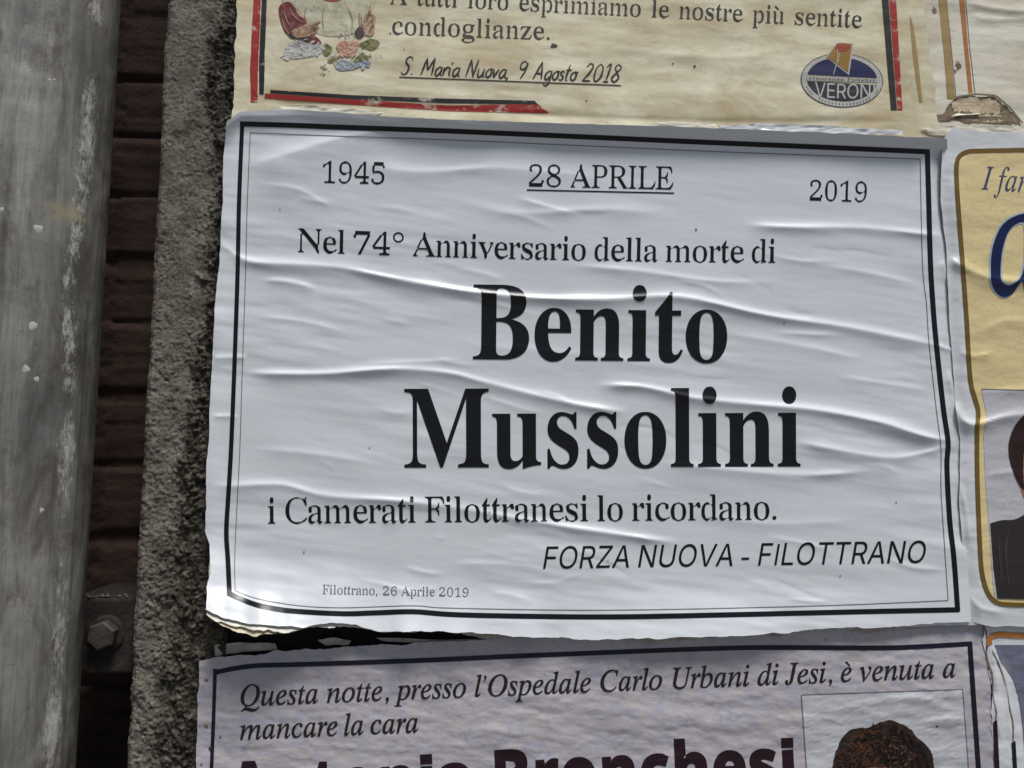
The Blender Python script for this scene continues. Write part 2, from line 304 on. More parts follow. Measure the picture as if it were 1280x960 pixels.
(1,67,612,[336,-16,322,-14,316,-9,290,-2,266,7,228,26,202,44,180,62,150,94,124,130,109,158,90,202,81,232,72,282,69,314,69,370,71,402,81,452,90,484,99,506,122,552,134,572,158,608,192,641,228,661,242,665,288,685,316,693,322,699,366,701,390,699,395,692,430,682,466,669,490,665,524,656,538,656,554,658,565,666,575,678,584,701,606,701,608,698,607,656,604,655,578,654,576,652,576,648,578,633,598,596,607,568,608,468,606,464,588,464,583,466,564,514,532,572,514,613,506,627,494,640,464,654,450,655,410,666,394,668,340,667,300,660,266,640,232,609,210,575,198,553,182,500,172,428,168,340,172,262,184,192,202,139,231,90,264,61,306,42,358,35,430,37,448,41,471,52,499,68,527,88,558,114,596,159,600,157,622,134,592,91,564,63,542,49,524,41,498,35,456,11,418,-4,396,-9,392,-14,364,-16]),
(1,69,570,[52,0,51,6,51,22,52,25,78,28,98,32,112,40,122,50,128,62,132,78,135,120,135,554,132,599,126,624,117,640,106,650,94,654,78,658,56,660,54,664,54,685,60,686,518,686,519,682,519,640,542,620,547,612,550,604,551,486,550,482,548,481,532,481,529,482,519,530,512,550,504,570,492,587,460,627,448,636,428,641,378,647,282,648,242,644,232,639,226,631,220,582,222,371,304,371,320,372,329,376,357,406,372,430,386,464,397,518,404,520,416,520,420,518,420,396,417,388,412,381,389,370,388,340,390,334,404,328,414,322,420,312,420,182,420,179,416,178,400,178,396,180,388,238,376,272,360,298,331,326,318,332,298,334,222,334,220,330,220,102,222,76,228,60,238,50,254,44,288,41,378,42,416,47,451,54,463,60,472,67,522,126,545,164,566,214,570,215,590,215,593,214,593,210,573,102,569,92,562,82,533,54,523,2,518,0]),
(1,70,514,[54,0,53,4,54,26,89,34,102,39,112,46,118,53,124,64,132,91,134,128,134,562,130,604,126,618,120,631,110,642,96,650,76,656,52,660,51,664,52,685,58,686,506,686,508,682,508,642,531,622,537,614,539,606,540,486,539,482,536,481,520,481,517,482,506,531,492,570,478,594,448,630,438,638,412,644,372,648,274,649,238,645,228,641,223,634,218,598,218,378,220,373,296,373,313,374,322,379,350,408,366,432,378,467,389,520,392,522,410,522,414,520,414,398,411,390,406,384,398,378,384,372,383,368,383,338,406,325,411,318,414,310,415,184,414,179,394,178,390,180,379,242,367,276,352,301,324,330,314,334,294,337,222,337,218,334,218,114,220,92,224,71,232,52,240,44,250,38,276,31,318,26,320,22,320,1,314,0]),
(1,73,298,[50,0,49,4,50,26,88,36,108,46,116,54,120,63,127,88,128,580,126,616,122,630,117,640,108,648,94,654,70,658,50,660,49,664,49,684,54,686,282,686,285,682,284,660,252,656,236,652,226,647,220,641,214,634,207,610,206,580,206,120,211,68,217,54,225,46,234,40,285,26,287,22,286,2,280,0]),
(1,76,549,[54,0,53,4,54,26,90,32,104,37,112,43,120,50,126,61,132,89,134,124,134,566,131,606,128,621,122,634,112,644,98,652,80,657,55,660,54,684,60,686,310,686,313,682,312,660,268,656,254,653,244,648,236,640,230,631,224,618,222,603,220,570,220,126,224,72,226,64,233,54,242,48,294,41,352,41,394,44,426,48,457,58,466,63,474,71,520,135,543,178,563,230,568,233,586,233,589,230,572,114,568,98,556,80,531,54,523,4,520,0]),
(1,78,704,[606,-16,560,42,551,60,536,103,523,124,196,522,193,526,190,527,164,526,161,524,162,104,165,78,177,46,177,34,188,30,218,26,219,22,219,2,218,0,214,0,64,0,60,1,59,22,60,26,92,30,102,33,100,46,108,66,112,82,114,118,114,524,115,526,118,527,144,528,146,530,146,534,145,586,88,651,60,660,59,680,60,686,198,686,204,685,554,258,558,255,562,254,586,255,588,258,588,589,584,612,574,640,573,650,566,653,532,660,530,664,530,684,532,686,536,686,690,685,691,666,689,660,662,657,646,652,649,646,650,640,641,618,637,596,636,566,636,258,632,254,606,253,604,248,604,120,610,101,628,60,634,44,636,30,636,-12,632,-16]),
(1,80,533,[54,0,53,4,54,26,90,32,101,36,112,43,118,50,125,60,132,87,134,122,134,566,131,606,126,621,121,632,112,643,98,651,80,656,55,660,54,684,60,686,272,686,324,684,370,679,396,674,424,665,444,655,474,632,495,610,514,576,524,546,528,520,529,500,525,458,518,430,510,412,500,394,484,374,470,361,456,349,434,336,408,325,382,318,336,311,296,309,222,309,218,306,218,118,219,92,223,70,232,50,246,38,264,32,298,26,300,22,299,2,294,0],[221,346,320,346,354,352,372,358,386,365,402,379,412,392,423,418,430,453,432,496,430,540,424,572,414,600,401,622,382,637,362,645,342,648,254,649,235,644,229,640,224,634,220,619,218,600,218,352,218,348]),
(1,82,618,[54,0,53,6,53,22,54,26,80,30,100,35,114,43,123,54,128,67,132,82,135,128,135,568,134,598,126,624,121,634,113,642,104,648,90,654,55,660,54,664,54,685,60,686,276,686,336,683,376,678,410,671,454,655,480,641,498,628,513,612,526,594,536,574,543,552,547,528,549,504,545,468,537,438,525,416,502,388,474,366,444,350,410,338,408,334,570,76,600,36,614,29,636,25,636,2,630,0,502,1,312,318,308,320,228,320,222,319,222,314,222,120,223,94,226,74,234,53,240,46,249,40,269,32,304,26,305,22,304,2,298,0],[225,352,326,352,368,359,385,364,402,374,420,388,430,402,443,428,451,464,454,504,452,544,445,576,434,602,418,622,398,637,372,646,350,648,268,649,244,644,236,639,230,633,224,612,222,584,222,356,222,354]),
(1,79,694,[340,-16,330,-14,326,-9,286,3,254,18,232,25,216,33,198,45,180,61,164,80,146,102,128,132,109,166,94,202,83,238,75,276,72,302,70,342,72,384,77,422,83,448,94,484,109,518,131,562,154,598,164,610,188,635,198,643,228,661,256,668,304,688,330,695,334,700,360,702,398,701,406,700,410,695,452,682,502,661,522,651,538,640,555,624,575,602,596,572,615,540,632,506,641,484,652,448,660,410,663,384,665,342,663,302,660,276,652,240,642,206,632,182,598,116,572,78,554,60,538,44,506,25,480,18,432,-2,404,-9,400,-14,382,-16],[337,18,400,19,430,25,464,46,496,76,526,118,538,146,549,184,558,256,562,344,558,426,554,466,548,498,536,538,528,560,514,586,498,606,481,624,464,640,444,653,427,662,406,666,334,667,304,661,270,640,240,612,227,598,210,570,196,541,184,502,175,430,171,342,175,260,180,221,186,188,198,147,206,126,220,101,238,79,254,60,275,44,301,28,318,21]),
(1,97,426,[330,-15,310,-11,303,-6,302,-2,304,14,297,34,295,50,292,52,272,53,264,51,240,50,206,21,178,4,170,-8,150,-12,136,-13,116,-13,94,-8,93,-6,94,0,93,4,79,18,67,36,59,56,53,80,52,98,53,124,58,148,64,164,72,178,86,198,110,219,132,232,158,245,182,255,208,256,282,283,286,286,288,290,287,362,284,384,278,403,270,420,260,433,248,441,232,445,180,444,160,440,148,433,142,423,138,412,144,348,145,312,142,300,136,296,128,291,106,287,86,289,70,296,66,300,65,306,64,352,60,388,60,404,62,412,68,422,80,434,90,442,102,445,120,446,146,460,178,472,184,478,200,479,252,478,298,460,332,440,344,428,354,414,360,398,365,380,369,338,369,288,365,276,365,258,369,250,369,98,367,78,368,62,370,55,376,53,408,52,413,42,388,12,381,-4,378,-8,356,-14],[171,52,202,51,210,53,238,54,263,64,276,75,284,86,288,98,288,250,286,254,260,254,234,245,211,232,189,218,174,204,151,178,140,153,136,134,135,112,136,91,140,76,147,64,156,56],[412,52,412,54,414,56,426,62,430,61,433,54,430,52]),
(1,99,409,[216,-15,198,-12,194,-4,158,15,134,34,109,60,84,100,69,136,61,168,58,188,56,244,60,286,68,326,85,374,95,394,108,412,130,434,146,444,172,448,200,463,222,471,228,478,248,480,282,480,300,478,304,477,308,471,336,459,352,448,370,443,379,436,386,428,393,410,396,392,397,352,395,322,392,316,386,313,366,308,338,309,326,313,319,318,317,326,316,384,314,408,306,428,298,437,291,442,278,447,240,446,224,443,209,434,190,416,172,389,158,359,148,323,144,280,145,226,150,196,160,155,172,129,180,114,192,98,204,87,217,76,231,68,248,63,274,58,320,58,338,62,368,76,381,84,408,107,425,94,428,90,404,60,398,58,374,57,354,38,330,19,302,4,282,-4,274,-12,242,-15]),
(1,100,468,[174,-15,152,-9,145,4,122,24,91,56,75,84,64,116,57,148,53,178,51,242,57,304,70,360,82,388,94,406,128,441,152,460,157,472,162,475,188,479,208,479,232,475,236,472,236,464,239,460,261,440,272,426,274,422,270,422,210,423,192,420,183,414,176,408,162,389,156,373,148,348,139,304,135,244,136,178,142,135,150,99,164,68,172,58,180,50,196,44,230,43,249,46,270,59,294,60,300,62,310,75,318,86,326,114,326,364,322,384,314,398,300,411,277,422,322,422,325,424,325,612,323,632,316,645,310,651,298,656,266,662,265,684,266,686,270,686,404,686,405,682,406,648,408,604,408,426,405,416,408,362,407,86,411,66,418,55,428,48,451,40,452,18,448,16,406,12,304,-15,302,-10,303,4,326,14,329,18,328,57,304,58,302,57,292,42,265,40,250,22,231,4,228,-8,226,-10,208,-14]),
(1,101,420,[212,-15,194,-12,190,-4,166,8,141,26,111,56,90,88,74,122,61,172,56,216,57,260,63,308,73,348,90,392,109,422,122,436,134,443,146,447,158,448,196,468,202,477,220,479,252,479,276,476,282,468,298,460,320,448,338,447,346,444,359,434,374,418,382,404,390,384,400,340,404,292,398,286,399,252,398,250,394,250,152,249,150,246,153,198,160,159,173,126,191,98,214,80,242,68,270,65,312,65,332,69,347,76,364,86,378,97,406,128,426,113,428,108,408,78,398,67,390,64,369,62,355,48,330,25,302,7,277,-4,268,-12,238,-15],[152,290,323,290,320,340,310,382,296,416,280,436,270,443,258,446,226,446,215,444,205,438,188,422,170,394,158,360,153,342,150,311,149,292]),
(1,103,459,[186,-211,178,-208,148,-202,116,-192,100,-184,82,-172,62,-164,50,-156,40,-145,32,-134,28,-122,27,-108,30,-90,39,-76,50,-64,68,-52,96,-51,126,-38,125,-36,98,-19,86,-9,75,4,68,18,63,32,62,46,63,58,67,76,63,86,63,94,67,108,74,118,84,129,120,151,136,157,162,158,177,166,176,168,138,186,124,189,110,197,91,216,77,238,68,262,62,286,59,318,62,350,71,382,88,416,100,429,110,438,122,445,136,448,162,461,194,472,199,476,204,478,252,479,270,478,276,477,282,472,326,459,448,458,451,454,451,408,450,404,389,402,400,376,408,350,412,322,413,298,409,270,403,248,393,226,381,208,370,198,358,190,316,169,281,158,276,155,246,155,209,156,194,154,182,150,168,140,156,126,146,107,142,92,146,82,158,77,174,74,258,74,316,70,364,61,386,53,402,44,422,28,434,12,445,-18,449,-52,463,-60,469,-68,471,-76,471,-88,464,-112,454,-130,441,-146,424,-160,406,-169,376,-175,342,-190,318,-198,254,-211],[198,-174,300,-173,326,-168,347,-160,366,-150,384,-136,393,-118,396,-92,394,-80,390,-70,385,-62,378,-58,356,-52,142,-54,120,-72,110,-89,106,-100,105,-112,107,-122,110,-132,124,-150,145,-164,166,-171],[213,188,265,188,275,190,283,194,296,204,306,217,314,231,320,249,325,282,326,320,322,365,317,382,309,402,310,404,316,405,316,408,310,421,304,431,293,440,282,444,268,447,212,447,198,442,182,432,170,418,160,402,153,382,148,352,146,318,148,282,154,250,162,230,176,209,194,194,204,190]),
(1,105,265,[56,0,54,4,55,24,83,30,91,36,98,42,104,60,105,86,105,378,104,406,100,424,93,432,80,438,58,442,58,464,60,467,62,467,194,467,197,466,197,462,198,68,202,49,209,36,220,29,244,24,244,2,238,0],[142,545,122,550,116,554,112,558,111,580,103,610,103,630,111,662,112,682,114,688,120,692,132,696,158,698,178,694,186,690,190,686,192,664,200,632,201,612,192,578,191,560,188,555,178,549,166,546]),
(1,108,267,[56,0,54,4,55,24,83,30,91,36,98,42,104,60,105,86,105,616,101,638,94,650,81,658,58,662,57,684,58,686,62,686,194,686,197,684,197,680,198,71,201,50,208,37,220,29,244,24,244,2,242,0,240,0]),
(1,109,746,[54,0,52,4,53,24,74,28,86,34,94,45,97,58,98,352,100,376,100,395,92,425,87,432,80,437,54,444,53,460,54,466,178,467,179,464,181,400,184,399,202,398,206,400,214,409,241,410,265,438,294,462,298,472,300,475,324,479,360,478,376,473,380,462,392,451,405,436,416,418,425,394,446,393,450,395,462,409,489,410,512,436,544,461,547,466,548,472,550,474,566,478,592,479,616,477,625,474,629,460,643,450,660,426,674,396,679,376,682,360,684,318,684,84,685,56,689,44,696,34,706,28,726,23,727,4,726,0,564,0,558,2,558,24,578,28,588,34,596,44,599,58,601,320,598,362,594,381,590,394,584,400,578,405,568,407,552,409,520,407,507,404,488,393,460,392,440,372,432,356,434,57,437,44,444,34,454,28,473,24,474,2,468,0,308,0,307,6,308,24,326,28,338,34,346,44,349,58,349,366,344,389,332,402,318,407,286,409,268,407,244,398,216,397,196,379,188,368,182,354,182,58,186,45,192,35,202,29,222,24,222,2,218,0]),
(1,110,482,[52,0,51,4,52,24,72,28,83,34,90,44,93,58,94,352,97,380,96,400,93,406,88,427,83,434,76,438,53,444,52,466,58,467,172,467,174,464,174,434,176,406,180,404,196,403,200,404,206,409,232,410,258,440,284,461,287,466,288,472,292,474,306,478,322,479,356,477,364,475,367,472,370,460,383,450,399,428,414,396,419,376,422,360,424,318,424,76,425,54,428,42,436,33,446,28,464,23,465,2,458,0,306,0,301,2,302,23,318,26,328,32,337,42,340,56,342,88,341,348,336,382,332,393,326,400,320,405,312,407,278,409,264,407,248,403,222,402,214,399,202,390,192,379,183,368,177,354,178,56,180,43,187,34,198,28,216,24,217,2,212,0]),
(1,111,473,[232,-15,218,-13,210,-6,190,2,164,16,148,18,134,24,117,38,100,60,90,78,79,104,64,156,56,208,56,254,63,306,78,358,98,402,117,428,128,438,142,447,154,450,168,451,210,470,216,477,236,479,272,479,290,477,296,470,338,451,352,450,364,446,388,429,405,408,414,392,426,362,442,310,450,254,450,210,442,154,428,104,411,66,390,38,378,28,368,21,358,18,342,16,324,5,297,-6,290,-13,268,-15],[235,18,272,17,280,19,296,26,311,40,328,60,340,86,350,116,354,144,357,230,357,270,354,321,347,358,334,392,317,418,307,430,293,440,282,447,272,449,236,450,224,447,207,436,190,420,178,401,164,373,156,344,152,306,149,234,152,177,154,134,160,104,172,73,190,46,213,26,225,20]),
(1,112,469,[52,-209,50,-204,51,-186,69,-182,79,-178,89,-168,94,-155,94,44,97,54,94,108,94,350,97,390,91,398,88,420,84,431,75,438,54,445,53,466,58,467,166,467,167,464,167,438,172,398,176,396,190,395,194,398,207,418,234,421,248,438,270,460,274,472,276,475,290,479,306,480,326,480,348,476,353,472,356,460,380,439,410,406,418,396,431,366,441,330,446,298,449,262,448,200,440,140,432,110,425,90,414,68,404,54,376,25,352,5,347,-8,334,-13,318,-15,302,-15,274,-11,270,-8,267,4,251,18,232,41,206,42,198,48,178,48,177,-86,181,-154,187,-166,197,-176,240,-185,241,-188,240,-208,236,-209],[268,42,290,43,310,46,320,52,332,66,344,90,354,118,360,146,364,184,366,232,365,282,360,321,352,358,342,385,330,404,316,415,296,418,258,417,240,408,224,395,198,394,184,375,177,352,177,106,180,93,190,71,198,61,210,51,214,49,238,49,252,44]),
(1,114,345,[46,0,45,4,46,24,65,28,75,34,82,41,85,52,86,302,89,370,89,376,84,382,83,412,80,428,76,434,70,437,48,443,49,466,54,467,166,467,167,464,167,440,171,420,173,382,176,380,184,379,188,381,196,391,216,393,232,418,252,445,263,466,268,471,282,477,296,479,320,478,338,472,342,469,344,464,345,444,352,418,353,394,359,388,362,378,362,358,359,352,354,346,342,338,328,335,314,335,300,338,292,342,286,348,276,380,272,388,266,390,242,391,232,388,220,379,198,378,187,362,180,338,176,316,175,290,175,84,177,54,181,42,190,34,205,28,233,24,234,1,228,0]),
(1,115,400,[212,-15,194,-12,188,-4,183,-2,157,8,136,13,101,12,88,4,76,-13,58,-13,54,-11,54,12,78,14,80,15,80,18,79,24,61,44,54,62,53,154,56,159,76,159,80,158,94,114,110,84,148,35,154,29,164,25,184,22,236,23,247,24,258,30,274,41,286,57,292,76,296,98,295,112,290,128,284,140,276,148,158,211,128,235,107,256,96,274,88,292,84,308,82,333,72,360,71,380,74,398,85,420,102,437,116,445,134,448,150,459,168,468,170,474,174,477,194,480,218,480,244,477,255,468,282,462,294,460,320,459,328,461,334,464,348,480,366,480,368,476,366,460,342,458,341,452,342,446,352,440,361,432,367,420,368,338,366,334,348,334,344,335,328,372,314,397,278,436,266,444,256,446,204,446,192,443,180,436,168,426,160,414,154,401,151,382,151,364,156,349,165,336,185,324,288,271,318,249,337,228,346,214,353,196,359,172,361,150,372,124,375,112,374,88,369,68,359,50,342,32,330,25,310,21,290,7,272,-3,266,-12,240,-15]),
(1,116,268,[142,-14,124,-10,118,-6,114,6,102,22,96,34,84,74,80,116,80,416,78,419,49,420,48,448,50,453,76,487,105,542,144,598,166,636,170,638,184,638,186,637,187,634,187,556,183,536,168,491,166,470,170,467,246,467,247,464,247,424,246,421,244,420,174,420,170,418,169,122,172,86,177,72,184,63,192,62,222,62,234,66,247,76,256,89,266,111,270,111,282,103,287,98,272,62,268,61,249,60,238,42,224,23,208,8,198,-7,186,-12,176,-13]),
(1,117,474,[162,-15,144,-12,138,-9,136,2,122,16,108,38,90,84,87,104,86,126,86,374,84,406,80,424,74,433,64,439,42,444,42,466,50,467,160,467,165,466,168,384,168,126,171,94,178,71,184,64,191,58,206,54,246,54,270,61,300,63,310,70,321,80,328,89,333,100,333,374,331,408,326,424,320,433,306,439,284,444,283,466,288,467,410,467,412,464,415,382,415,102,414,82,418,64,426,55,440,48,460,44,461,40,461,20,458,19,442,18,414,15,310,-14,309,-10,309,2,310,6,334,17,336,22,334,59,312,60,304,54,278,52,252,25,221,2,216,-8,214,-11,188,-15]),
(1,118,428,[214,-15,190,46,188,64,186,110,180,134,84,375,56,428,44,437,24,443,23,466,28,467,214,467,220,466,220,444,189,440,176,434,172,429,169,422,169,406,250,187,254,184,272,184,278,185,280,189,354,378,362,408,361,420,350,440,333,444,333,466,338,467,430,467,432,466,433,460,433,446,430,442,431,434,418,418,392,365,321,186,318,184,296,183,292,182,274,137,268,112,267,66,265,48,243,-12,238,-15]),
(1,122,407,[48,0,46,4,47,24,278,430,274,433,160,433,138,428,109,408,94,392,80,368,66,326,42,326,40,328,39,330,44,414,47,420,52,425,72,434,74,466,80,467,386,467,387,462,386,436,164,40,168,37,256,37,290,40,308,44,328,59,345,76,356,89,376,122,392,161,414,162,416,158,409,68,406,60,400,52,380,38,376,1,370,0]),
(1,98,455,[60,-17,58,-14,58,26,60,40,64,42,82,43,84,46,82,104,82,362,85,414,82,424,81,600,80,628,75,644,72,650,64,654,38,662,38,684,40,686,42,686,158,686,161,682,164,610,164,422,168,420,182,420,192,422,214,422,240,448,258,462,261,472,264,475,288,479,312,479,328,477,338,474,343,462,369,440,400,406,413,384,423,360,432,326,437,286,439,232,435,184,429,148,420,112,408,80,394,56,382,40,370,30,356,22,340,20,308,0,302,-10,272,-15,252,-15,228,-11,226,-9,223,0,194,20,166,22,140,41,74,-16],[246,22,268,22,284,26,301,40,316,59,330,84,340,115,348,149,354,188,356,240,354,288,350,327,340,363,330,389,315,408,299,418,277,422,248,422,234,420,210,420,198,416,184,406,174,395,168,381,164,364,164,104,168,63,172,48,176,43,202,42,220,28,230,24]),
(2,67,709,[329,-15,304,-14,257,-9,215,2,195,10,175,19,157,30,141,41,125,54,111,68,97,84,85,100,74,118,65,137,57,156,50,177,45,199,39,245,39,290,44,332,54,374,69,415,89,456,112,494,139,531,169,566,201,598,236,627,254,640,302,669,332,683,362,695,392,704,422,710,453,714,483,715,501,715,537,710,577,702,620,689,648,683,654,683,665,687,675,696,683,708,703,708,661,501,640,501,641,532,640,552,638,570,634,588,628,603,621,618,613,631,603,643,591,653,579,662,564,669,549,675,532,679,513,681,494,682,458,679,423,671,388,657,371,648,337,627,306,602,291,588,262,557,237,522,214,485,195,444,186,423,172,379,163,333,160,310,158,263,159,232,162,204,168,177,175,153,185,130,197,109,211,91,227,74,245,60,264,49,285,40,307,33,331,30,356,28,394,31,431,39,467,52,502,70,536,93,569,121,601,155,620,138,584,96,546,62,507,34,487,22,467,12,445,4,423,-3,401,-8,378,-12]),
(2,73,369,[-47,0,-40,20,15,27,29,36,38,44,46,54,68,109,194,580,203,631,202,644,197,655,190,664,173,672,157,676,126,680,132,700,415,700,410,680,390,679,368,676,351,670,337,661,325,648,320,639,310,617,301,591,175,120,166,68,167,55,172,44,179,36,196,27,220,22,242,20,237,0]),
(2,74,386,[33,-15,6,-13,-18,-7,-39,3,-48,10,-62,26,-71,43,-76,63,-77,74,-76,87,-69,104,-62,114,-53,122,-43,128,-31,130,-18,130,-7,128,3,124,16,113,22,104,25,94,26,83,25,71,21,60,17,39,18,33,22,22,25,19,35,15,48,15,54,16,65,22,70,27,77,39,88,71,102,115,223,571,235,633,233,647,231,652,224,661,219,665,207,670,190,673,145,678,152,700,441,700,435,680,400,677,382,672,374,669,362,659,351,645,346,636,334,599,221,172,202,118,191,95,179,74,167,55,153,38,139,24,124,12,108,2,91,-5,72,-11,53,-14]),
(2,79,778,[301,-15,278,-15,234,-9,195,1,158,16,126,36,112,48,86,75,65,106,49,141,38,179,33,221,32,244,34,283,41,322,51,361,65,400,83,437,103,473,140,526,167,558,196,588,212,602,245,628,278,651,314,671,350,688,387,701,424,710,462,715,504,714,547,709,567,705,605,691,638,673,653,662,680,637,692,623,713,592,721,575,734,538,739,518,744,477,744,455,743,423,738,391,731,358,721,325,708,292,693,260,676,229,657,198,636,169,614,141,590,114,565,90,539,68,512,49,484,32,456,17,427,6,397,-3,366,-10,334,-14],[302,15,317,16,347,20,361,24,389,36,403,43,430,61,443,71,468,94,504,135,536,180,565,231,581,267,596,304,613,362,624,421,630,479,629,524,627,547,623,569,618,588,611,606,602,623,592,637,580,650,567,660,553,669,537,676,520,681,502,684,482,685,467,684,436,679,420,674,390,661,359,643,330,621,302,594,275,564,262,547,238,511,226,492,206,452,190,415,178,382,163,334,156,302,151,270,148,238,147,206,147,181,150,157,154,135,160,115,168,97,177,80,188,65,200,52,214,40,229,31,245,24,263,19,282,16]),
(2,81,778,[443,-195,374,-189,215,-149,163,-143,147,-144,131,-146,114,-151,97,-158,61,-177,42,-189,30,-172,216,-5,192,3,169,12,148,23,128,35,110,49,94,65,80,82,67,101,57,121,48,143,41,166,36,191,33,216,33,264,37,305,46,345,58,385,74,424,94,461,116,497,141,531,183,577,214,605,246,631,296,664,331,682,366,696,384,702,419,710,454,715,494,714,516,713,557,705,576,699,612,684,645,664,672,639,696,611,705,595,722,561,732,523,738,482,738,460,737,429,734,398,727,367,719,337,708,306,695,276,679,246,661,217,642,189,620,162,597,136,571,111,544,87,515,65,484,44,453,27,421,13,389,2,355,-6,321,-11,271,-13,254,-17,247,-21,190,-70,216,-68,242,-68,308,-75,392,-96,460,-115,494,-122,519,-124,540,-123,562,-117,584,-109,607,-96,629,-81,652,-61,676,-38,692,-53,674,-73,640,-110,623,-125,589,-151,556,-171,521,-184,483,-192],[300,16,323,18,346,21,368,28,390,37,411,49,432,64,453,81,473,100,492,122,510,146,527,172,544,200,560,230,574,263,588,297,599,330,609,363,616,397,621,429,624,462,625,495,624,520,622,544,618,565,612,585,605,604,596,620,586,635,574,647,560,658,546,667,530,674,512,679,493,682,473,683,441,680,426,677,395,666,380,659,365,651,336,631,308,606,294,593,269,562,244,529,222,492,212,472,193,431,181,398,170,365,161,333,154,300,150,268,147,235,146,203,146,178,149,155,153,134,159,114,167,96,176,79,187,65,199,52,213,41,228,32,244,25,261,20,280,17]),
(2,85,739,[301,-15,273,-14,246,-11,221,-6,198,1,176,11,156,22,138,35,122,51,109,67,98,85,89,104,83,125,79,147,78,170,79,193,84,221,96,273,179,584,188,632,187,646,182,658,174,666,169,669,156,674,138,678,102,681,107,700,403,700,398,681,375,680,351,676,341,673,324,663,310,649,298,629,293,618,278,574,197,266,187,224,181,190,179,165,180,148,182,132,186,117,192,103,199,91,207,79,217,69,229,60,242,52,256,46,271,41,288,37,325,34,357,36,387,42,415,51,428,57,452,71,473,88,483,98,500,119,515,148,532,189,557,273,631,549,639,589,642,611,642,630,639,646,633,659,630,664,620,671,605,676,586,679,561,681,565,700,801,700,798,681,768,680,754,677,742,672,730,665,720,656,711,646,704,633,690,597,673,537,588,219,572,171,563,149,543,110,533,93,509,63,497,50,469,27,438,10,422,3,386,-7,346,-13]),
(2,97,515,[75,-12,54,-10,35,-3,19,8,13,16,1,34,-6,56,-10,82,-10,97,-9,121,-3,168,2,192,18,240,39,288,52,311,82,354,116,394,136,413,155,430,175,444,195,456,215,465,235,471,256,475,276,476,293,475,308,472,321,466,331,459,340,449,346,436,350,422,363,465,440,465,348,136,334,67,335,60,337,57,343,54,351,53,358,54,366,58,375,65,397,87,425,120,439,108,416,76,393,49,372,27,351,10,331,-2,312,-10,294,-12,283,-11,274,-8,266,-4,260,3,256,12,254,22,254,45,264,96,287,177,255,127,224,84,194,49,180,35,165,22,151,12,136,3,121,-3,106,-8,90,-11],[123,50,137,51,159,61,182,78,205,102,229,131,279,212,292,238,307,277,320,316,327,353,329,376,329,404,326,418,320,430,313,439,303,445,292,449,278,450,265,449,251,446,238,441,225,434,212,425,199,413,174,385,151,350,130,310,111,264,88,183,80,110,81,94,83,81,88,69,94,61,102,55,112,51]),
(2,98,513,[123,-12,91,-10,76,-8,62,-5,38,3,19,15,4,27,-4,41,-7,55,-3,76,132,608,139,638,140,657,139,666,136,673,132,678,129,680,92,686,76,686,81,704,141,711,235,733,238,733,244,730,245,723,155,377,176,404,199,426,222,444,246,458,270,468,296,474,322,476,339,476,355,473,371,469,385,463,399,456,411,447,422,436,432,424,441,411,448,396,453,381,457,364,459,347,460,328,458,293,455,276,446,241,440,224,425,190,416,173,395,142,371,111,344,83,315,58,283,36,250,18,232,10,215,3,179,-7,142,-12],[143,14,159,15,175,18,191,23,207,29,222,37,238,48,253,60,281,88,306,121,328,159,347,200,360,241,368,280,371,318,369,345,363,369,353,389,339,406,331,412,313,422,292,426,266,426,253,423,240,419,227,412,214,404,190,382,179,369,168,353,148,318,140,297,124,251,82,100,75,58,76,46,80,36,87,28,97,22,109,18,125,15]),
(2,99,449,[150,-12,130,-11,112,-8,95,-4,79,3,64,12,51,22,39,34,28,48,19,64,12,81,6,99,2,119,0,141,-1,164,1,192,5,221,13,249,24,278,38,305,54,332,83,369,104,392,128,412,154,431,174,443,194,453,215,462,236,468,257,473,279,475,300,476,326,475,348,469,358,465,375,455,388,441,397,427,401,410,401,394,397,375,392,364,379,352,369,347,351,344,339,345,330,347,322,351,315,357,311,365,308,374,307,384,312,403,328,428,332,436,331,440,325,445,321,447,306,450,282,449,267,447,252,442,237,436,223,428,209,419,182,395,158,366,147,350,127,315,118,295,104,256,94,217,90,180,90,146,94,116,102,90,115,69,131,52,140,46,161,37,184,34,206,36,228,42,251,51,274,63,296,80,320,100,343,123,359,106,330,75,300,48,270,27,240,10,210,-2,180,-10]),
(2,100,534,[92,-12,78,-11,54,-6,43,-2,23,12,7,30,1,41,-4,53,-11,79,-13,94,-13,124,-11,139,-6,169,8,216,22,248,37,280,56,312,77,342,112,384,137,408,160,428,179,442,199,454,219,463,250,472,279,476,306,476,320,474,333,470,344,465,353,459,360,451,365,442,411,626,414,641,415,656,413,668,409,674,404,679,366,685,351,685,356,704,391,707,422,712,510,733,514,732,517,730,519,726,518,713,362,121,355,91,352,67,354,56,360,49,370,46,376,46,384,47,394,52,417,70,430,84,461,121,477,108,452,76,417,37,396,17,376,3,356,-7,337,-12,313,-11,301,-8,292,-2,285,5,279,15,276,27,275,40,276,53,280,83,290,122,303,169,288,144,258,99,229,62,200,32,186,21,171,11,156,2,141,-4,125,-9,109,-11],[137,41,152,43,160,46,175,54,192,65,216,88,233,107,249,128,299,214,335,307,344,345,348,368,349,399,344,420,335,436,322,447,311,451,298,452,284,451,270,448,256,443,242,436,227,427,213,416,185,389,171,373,146,335,124,292,104,243,89,197,80,155,78,136,77,108,82,82,89,68,93,62,103,52,115,45,129,42]),
